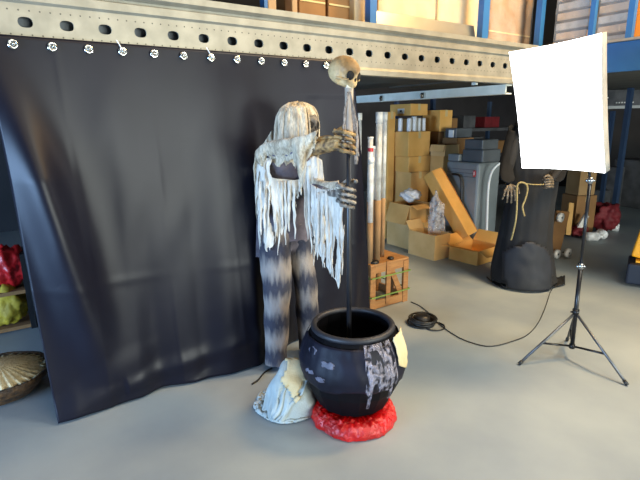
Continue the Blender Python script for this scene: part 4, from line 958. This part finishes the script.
bm = nb(); a, b = Dp(604, 107.6, 8.0), Dp(700, 105, 8.0); d = (b-a); R = Matrix((d.normalized(), UPV.cross(d).normalized(), UPV)).transposed(); box(bm, (a+b)/2, (d.length, .05, .045), R); obj('edge', bm, 'shelf', t)
bm = nb(); box(bm, (a+b)/2+V((0, 0, .26))+FW*.02, (d.length, .04, .47), R); obj('panel', bm, 'dim', t)
bm = nb()
for k in range(7):
    p = a.lerp(b, .12+k*.028)+V((0, 0, .07))-FW*.012; box(bm, p, (.016, .02, .02), R)
p = a.lerp(b, .02)+V((0, 0, .15))-FW*.012; box(bm, p, (.02, .02, .02), R); obj('dot_row', bm, 'white', t, False, 'row of pale dots')
bm = nb(); q3 = a.lerp(b, .5); 
for k in (.1, .9): p = a.lerp(b, k); box(bm, (p.x, p.y, p.z/2-.03), (.06, .06, p.z-.06)); 
obj('leg', bm, 'blued', t)
for i, (px, d, w, z, h, lab) in enumerate(((598, 8.6, .3, .35, .42, 'dim grey bundle under the far rack nearest the softbox'), (611, 8.9, .25, .4, .8, 'tall dim bundle under the far rack beside the blue post'), (632, 9.3, .6, 0, .9, 'low dark bundle under the far rack at the right frame edge'))):
    q = Dp(px, 200, d); bm = nb(); box(bm, (q.x, q.y, h/2+.001), (w, w, h), None, 0, .03); tag(obj('dark_bundle', bm, 'dim'), lab, 'bundle')
# yellow machine at the right edge
q = Zp(622, 286); dv = V((q.x, q.y, 0)).normalized(); rv = V((dv.y, -dv.x, 0))
t = thing('pallet_stacker', 'yellow and navy lifting machine cut off by the right frame edge', 'machine', q+rv*.3+dv*.2)
R = Matrix((rv, dv, UPV)).transposed(); hb = Dp(626, 263, q.dot(FW)).z
bm = nb(); vs = box(bm, q+rv*.33+dv*.21+V((0, 0, hb/2+.01)), (.62, .40, hb-.03), R, 0, .02); obj('base', bm, 'machine', t)
bm = nb(); box(bm, q+rv*.36+dv*.23+V((0, 0, hb+.010)), (.55, .32, .02), R); obj('cover', bm, 'yellow', t)
bm = nb(); box(bm, q+rv*.285+dv*.2+V((0, 0, hb+.31)), (.40, .16, .60), R @ Matrix.Rotation(.16, 3, 'Y'), 0, .015); obj('mast', bm, 'yellow', t)
bm = nb(); box(bm, q+rv*.14+dv*.112+V((0, 0, hb+.17)), (.03, .01, .04), R); obj('vent', bm, 'black', t)
for k in (.12, .5): bm = nb(); c = V((q.x, q.y, .03))+rv*k+dv*.2; tube(bm, [c-rv*.02, c+rv*.02], .03, 14); obj('wheel', bm, 'black', t, True)

# ================================================================== CABLES
t = thing('cable_coil', 'black coiled extension cable on the floor right of the crate', 'cable', Zp(423, 324))
c = Zp(422, 324)
bm = nb()
for k in range(7): torus(bm, c+V((random.uniform(-.012, .012), random.uniform(-.012, .012), .010+.008*k)), .098+random.uniform(-.012, .012), .008, V((random.uniform(-.06, .06), random.uniform(-.06, .06), 1)), 36, 6)
obj('coil', bm, 'cable', t, True)
bm = nb(); lathe(bm, [(.07, .001), (.075, .01), (.06, .075), (.03, .085)], c, 20, close=True); obj('plug_block', bm, 'black', t, True)
bm = nb(); torus(bm, Zp(434, 327)+V((0, 0, .008)), .085, .006, V((0, 0, 1)), 36, 6); obj('loose_loop', bm, 'cable', t, True)
bm = nb(); tube(bm, spline([Zp(*p, .007) for p in ((411, 302), (420, 306), (430, 314), (437, 322), (447, 330), (462, 339), (480, 345), (493, 346), (510, 342), (527, 335), (538, 323), (545, 308), (550, 293), (553, 288))], 8), .0042, 6); obj('lead', bm, 'cable2', t, True)
bm = nb(); tube(bm, spline([Zp(*p, .007) for p in ((252, 384), (258, 380), (265, 372), (272, 368))], 6), .006, 6); tag(obj('floor_cord', bm, 'cable', smooth=True), 'short black cord on the floor by the left foot of the ghoul', 'cord')
bm = nb(); tube(bm, spline([Zp(*p, .009) for p in ((487, 277), (491, 281), (496, 284), (500, 286))], 6), .008, 6); c = Zp(493, 282); ball(bm, c+V((0, 0, .022)), .022, sub=2); tag(obj('power_plug', bm, 'black', smooth=True), 'black plug and cord at the left hem of the robed figure', 'plug')

# ================================================================== LEFT OF THE CURTAIN
q = Zp(15, 405); bx, by = q.x-.06, q.y+.20
t = thing('wicker_basket', 'dark wicker basket with pale straw fan left of the curtain', 'basket', (bx, by, 0))
bm = nb(); lathe(bm, [(.12, .001), (.2, .02), (.27, .10), (.29, .15), (.275, .15), (.2, .05), (.05, .03)], (bx, by, 0), 32, fn=lambda a, r, z: (r*(1+.02*math.sin(a*24)), z+.004*math.sin(a*16)), close=True); obj('bowl', bm, 'wicker', t, True)
bm = nb(); lathe(bm, [(.262, .14), (.2, .155), (.12, .185), (.04, .2)], (bx, by, 0), 96, fn=lambda a, r, z: (r, z+.010*math.sin(a*32)*(r/.26)), close=True); obj('straw_lining', bm, 'straw', t, True, 'pale straw lining')
q = Dp(4, 262, 3.6)
t = thing('shelf_unit', 'low dark shelf stand holding bright packets left of the curtain', 'shelf', (q.x-.2, q.y+.1, 0))
sx, sy = q.x-.25, q.y+.22
for dx in (-.3, .38):
    bm = nb(); box(bm, (sx+dx, sy, .32), (.04, .3, .64)); obj('side_panel', bm, 'black', t)
for z in (.03, .33): bm = nb(); box(bm, (sx+.04, sy, z), (.64, .3, .03)); obj('shelf_board', bm, 'kraftd', t)
crumple((sx+.28, sy-.04, .347), .12, (.9, .8, 1.2), 'red', 'red and white packet on the shelf at the left frame edge', 21, 'packet', 'packet')
crumple((sx+.06, sy+.04, .347), .15, (1.1, .7, 2.6), 'white', 'white crumpled packet on the shelf behind the red packet', 22, 'packet', 'packet')
crumple((sx+.24, sy-.06, .047), .13, (.9, .7, 1.1), 'ybag', 'olive yellow sack on the low shelf left of the curtain', 23, 'sack', 'sack')
# ================================================================== GOODS ON THE DECK ABOVE
ZD = 2.302
def post(px, w, label, Y=3.0, h=1.5):
    q = Yp(px, 10, Y); t = thing('rack_post', label, 'rack post', (q.x, Y, ZD)); bm = nb(); box(bm, (q.x, Y, ZD+h/2), (w, .06, h)); obj('post', bm, 'blue', t)
    bm = nb(); box(bm, (q.x, Y, ZD+.006), (w+.06, .14, .01)); obj('foot_plate', bm, 'blue', t)
post(371, .065, 'blue rack post on the beam right of the taped carton')
post(484, .085, 'blue rack post on the beam just left of the softbox')
post(264, .025, 'thin blue rack post on the beam above the curtain')
post(541, .065, 'broad blue rack post rising behind the softbox left corner')
def deck_box(px0, px1, py, Y, m_, label, name='cardboard_box', dy=.4, film=False, cat='box', bands=0, gap=.004):
    a, b = Yp(px0, py, Y), Yp(px1, py, Y); h = max(.5, 3.1-ZD)
    t = thing(name, label, cat, ((a.x+b.x)/2, Y+dy/2, ZD)); bm = nb()
    box(bm, ((a.x+b.x)/2, Y+dy/2, ZD+h/2), (b.x-a.x-gap, dy, h), None, 0, .008); obj('carton', bm, m_, t)
    if bands:
        bm = nb()
        for k in range(bands): box(bm, ((a.x+b.x)/2, Y-.003, ZD+.20+.12*k), (b.x-a.x-.02, .004, .012))
        obj('flap_edge', bm, 'tape', t)
    if film:
        bm = nb(); grid(bm, 12, 12, lambda u, v: V((a.x+(b.x-a.x)*u, Y-.012-.012*nz(u*6, v*6, px0), ZD+.02+(h-.05)*v))); thicken(obj('stretch_film', bm, 'wrapf', t, True), .002)
    return t
deck_box(268, 277, 10, 3.12, 'timber', 'weathered timber upright right of the thin blue post', 'timber_upright', .1, cat='timber')
deck_box(292, 298, 10, 3.12, 'timber', 'weathered timber upright just left of the twin brown cartons', 'timber_upright', .1, cat='timber')
deck_box(299, 326, 10, 3.16, 'kraftd', 'left of the twin brown cartons on the deck above the skull', bands=1)
deck_box(328, 354, 10, 3.16, 'kraftd', 'right of the twin brown cartons on the deck above the skull', bands=1)
deck_box(354, 365, 10, 3.10, 'cream', 'pale taped bundle against the blue post on the deck', film=True)
deck_box(378, 436, 12, 3.22, 'cream', 'pale film-wrapped carton right of the blue post on the deck', film=True)
deck_box(437, 480, 12, 3.20, 'cream', 'second pale film-wrapped carton on the deck, nearer the softbox', film=True)
deck_box(489, 532, 15, 3.22, 'kraftd', 'brown carton under clear film on the deck above the softbox corner', film=True, bands=1)
t = thing('steel_sheet', 'bright steel sheet leaning on the pale cartons above the beam', 'sheet', (2.7, 3.05, ZD))
a, b = Yp(377, 20, 3.06), Yp(478, 30, 3.06); bm = nb(); box(bm, ((a.x+b.x)/2, 3.09, ZD+.10), (b.x-a.x, .006, .19), Matrix.Rotation(math.radians(-14), 3, 'X')); obj('plate', bm, 'sheet', t)
# right hand rack with blue beam
t = thing('blue_rack_beam', 'blue painted rack beam emerging right of the softbox', 'beam', (4.7, 1.5, 2.05))
bm = nb(); box(bm, (4.7, 1.3, 2.175), (.05, 3.1, .245)); obj('web', bm, 'blue', t)
bm = nb(); box(bm, (4.69, 1.3, 2.31), (.09, 3.1, .02)); obj('top_lip', bm, 'sheet', t, False, 'pale top lip')
def rbox(px0, px1, X, m_, label, film=True, name='wrapped_stack', cat='wrapped stack', layers=0, sx=.45, h=.8):
    a, b = Xp(px0, 20, X), Xp(px1, 20, X); y1, y0 = a.y, b.y; z0 = 2.302
    t = thing(name, label, cat, (X+sx/2, (y0+y1)/2, z0))
    if layers:
        for k in range(layers):
            bm = nb(); zz = z0+(k+.5)*h/layers; s = k*1.7
            box(bm, (X+sx/2+.012*nz(s, 1), (y0+y1)/2, zz), (sx, y1-y0-.02+.02*nz(s), h/layers*.72), Matrix.Rotation(.05*nz(s, 5), 3, 'X'), 0, .006); obj('folded_layer', bm, 'timber' if k % 2 else 'greysheet', t)
    else:
        bm = nb(); box(bm, (X+sx/2, (y0+y1)/2, z0+h/2), (sx, y1-y0-.006, h), None, 0, .01); obj('carton', bm, m_, t)
    if film:
        bm = nb(); grid(bm, 12, 14, lambda u, v: V((X-.012-.014*nz(u*6, v*8, px0), y0+(y1-y0)*u, z0+.01+(h-.03)*v))); thicken(obj('stretch_film', bm, 'wrapf', t, True), .002)
rbox(556, 589, 4.78, 'paper', 'film-wrapped stack of folded grey sheets above the softbox', layers=9)
rbox(597, 629, 4.80, 'paper', 'film-wrapped stack of folded sheets at the right above the blue beam', layers=9)
rbox(634, 665, 4.78, 'orangebox', 'orange carton above the blue beam at the right frame edge', False, 'cardboard_box', 'box')
for px, w, lab in ((593, .045, 'blue rack post between the two film-wrapped stacks'), (631.5, .05, 'blue rack post between wrapped stack and orange carton')):
    q = Xp(px, 20, 4.74); t = thing('rack_post', lab, 'rack post', (4.74, q.y, 2.322)); bm = nb(); box(bm, (4.74, q.y, 2.322+.6), (.05, w, 1.2)); obj('post', bm, 'blue', t)
    bm = nb(); box(bm, (4.74, q.y, 2.326), (.06, w+.03, .008)); obj('foot_plate', bm, 'blue', t)

# ================================================================== LIGHT
def area(name, loc, target, size, power, col, sy=None):
    l = bpy.data.lights.new(name, 'AREA'); l.energy = power; l.color = col; l.size = size
    if sy: l.shape = 'RECTANGLE'; l.size_y = sy
    o = bpy.data.objects.new(name, l); COL.objects.link(o); o.location = loc
    o.rotation_euler = (V(target)-V(loc)).to_track_quat('-Z', 'Y').to_euler()
area('daylight_door', (-5.5, 1.2, .95), (1, 2.2, .2), 3.6, 880, (.38, .62, 1.0), 1.6)
area('daylight_front', (3.2, -5.2, 1.1), (4.0, 2.5, .7), 5.0, 620, (.94, 1.0, .93), 1.8)
area('roof_lamp_warm', (4.4, 1.0, 4.6), (3.9, 2.9, 1.9), .8, 230, (1.0, .62, .24))
area('roof_lamp_left', (1.0, -1.2, 5.6), (1.6, 2.4, 1.8), 2.4, 110, (1.0, .72, .42))
area('fill_front', (4.0, -1.0, 5.4), (4.0, .4, 0), 1.6, 240, (1.0, .96, .82))  # added overhead fill that brightens the right floor and boxes, source unseen
w = bpy.data.worlds.new('world'); SC.world = w; w.use_nodes = True
w.node_tree.nodes['Background'].inputs[0].default_value = (.80, .88, 1, 1); w.node_tree.nodes['Background'].inputs[1].default_value = .25
vs = SC.view_settings; vs.view_transform = 'Standard'; vs.look = 'None'; vs.gamma = 1; vs.use_curve_mapping = False; vs.exposure = 0
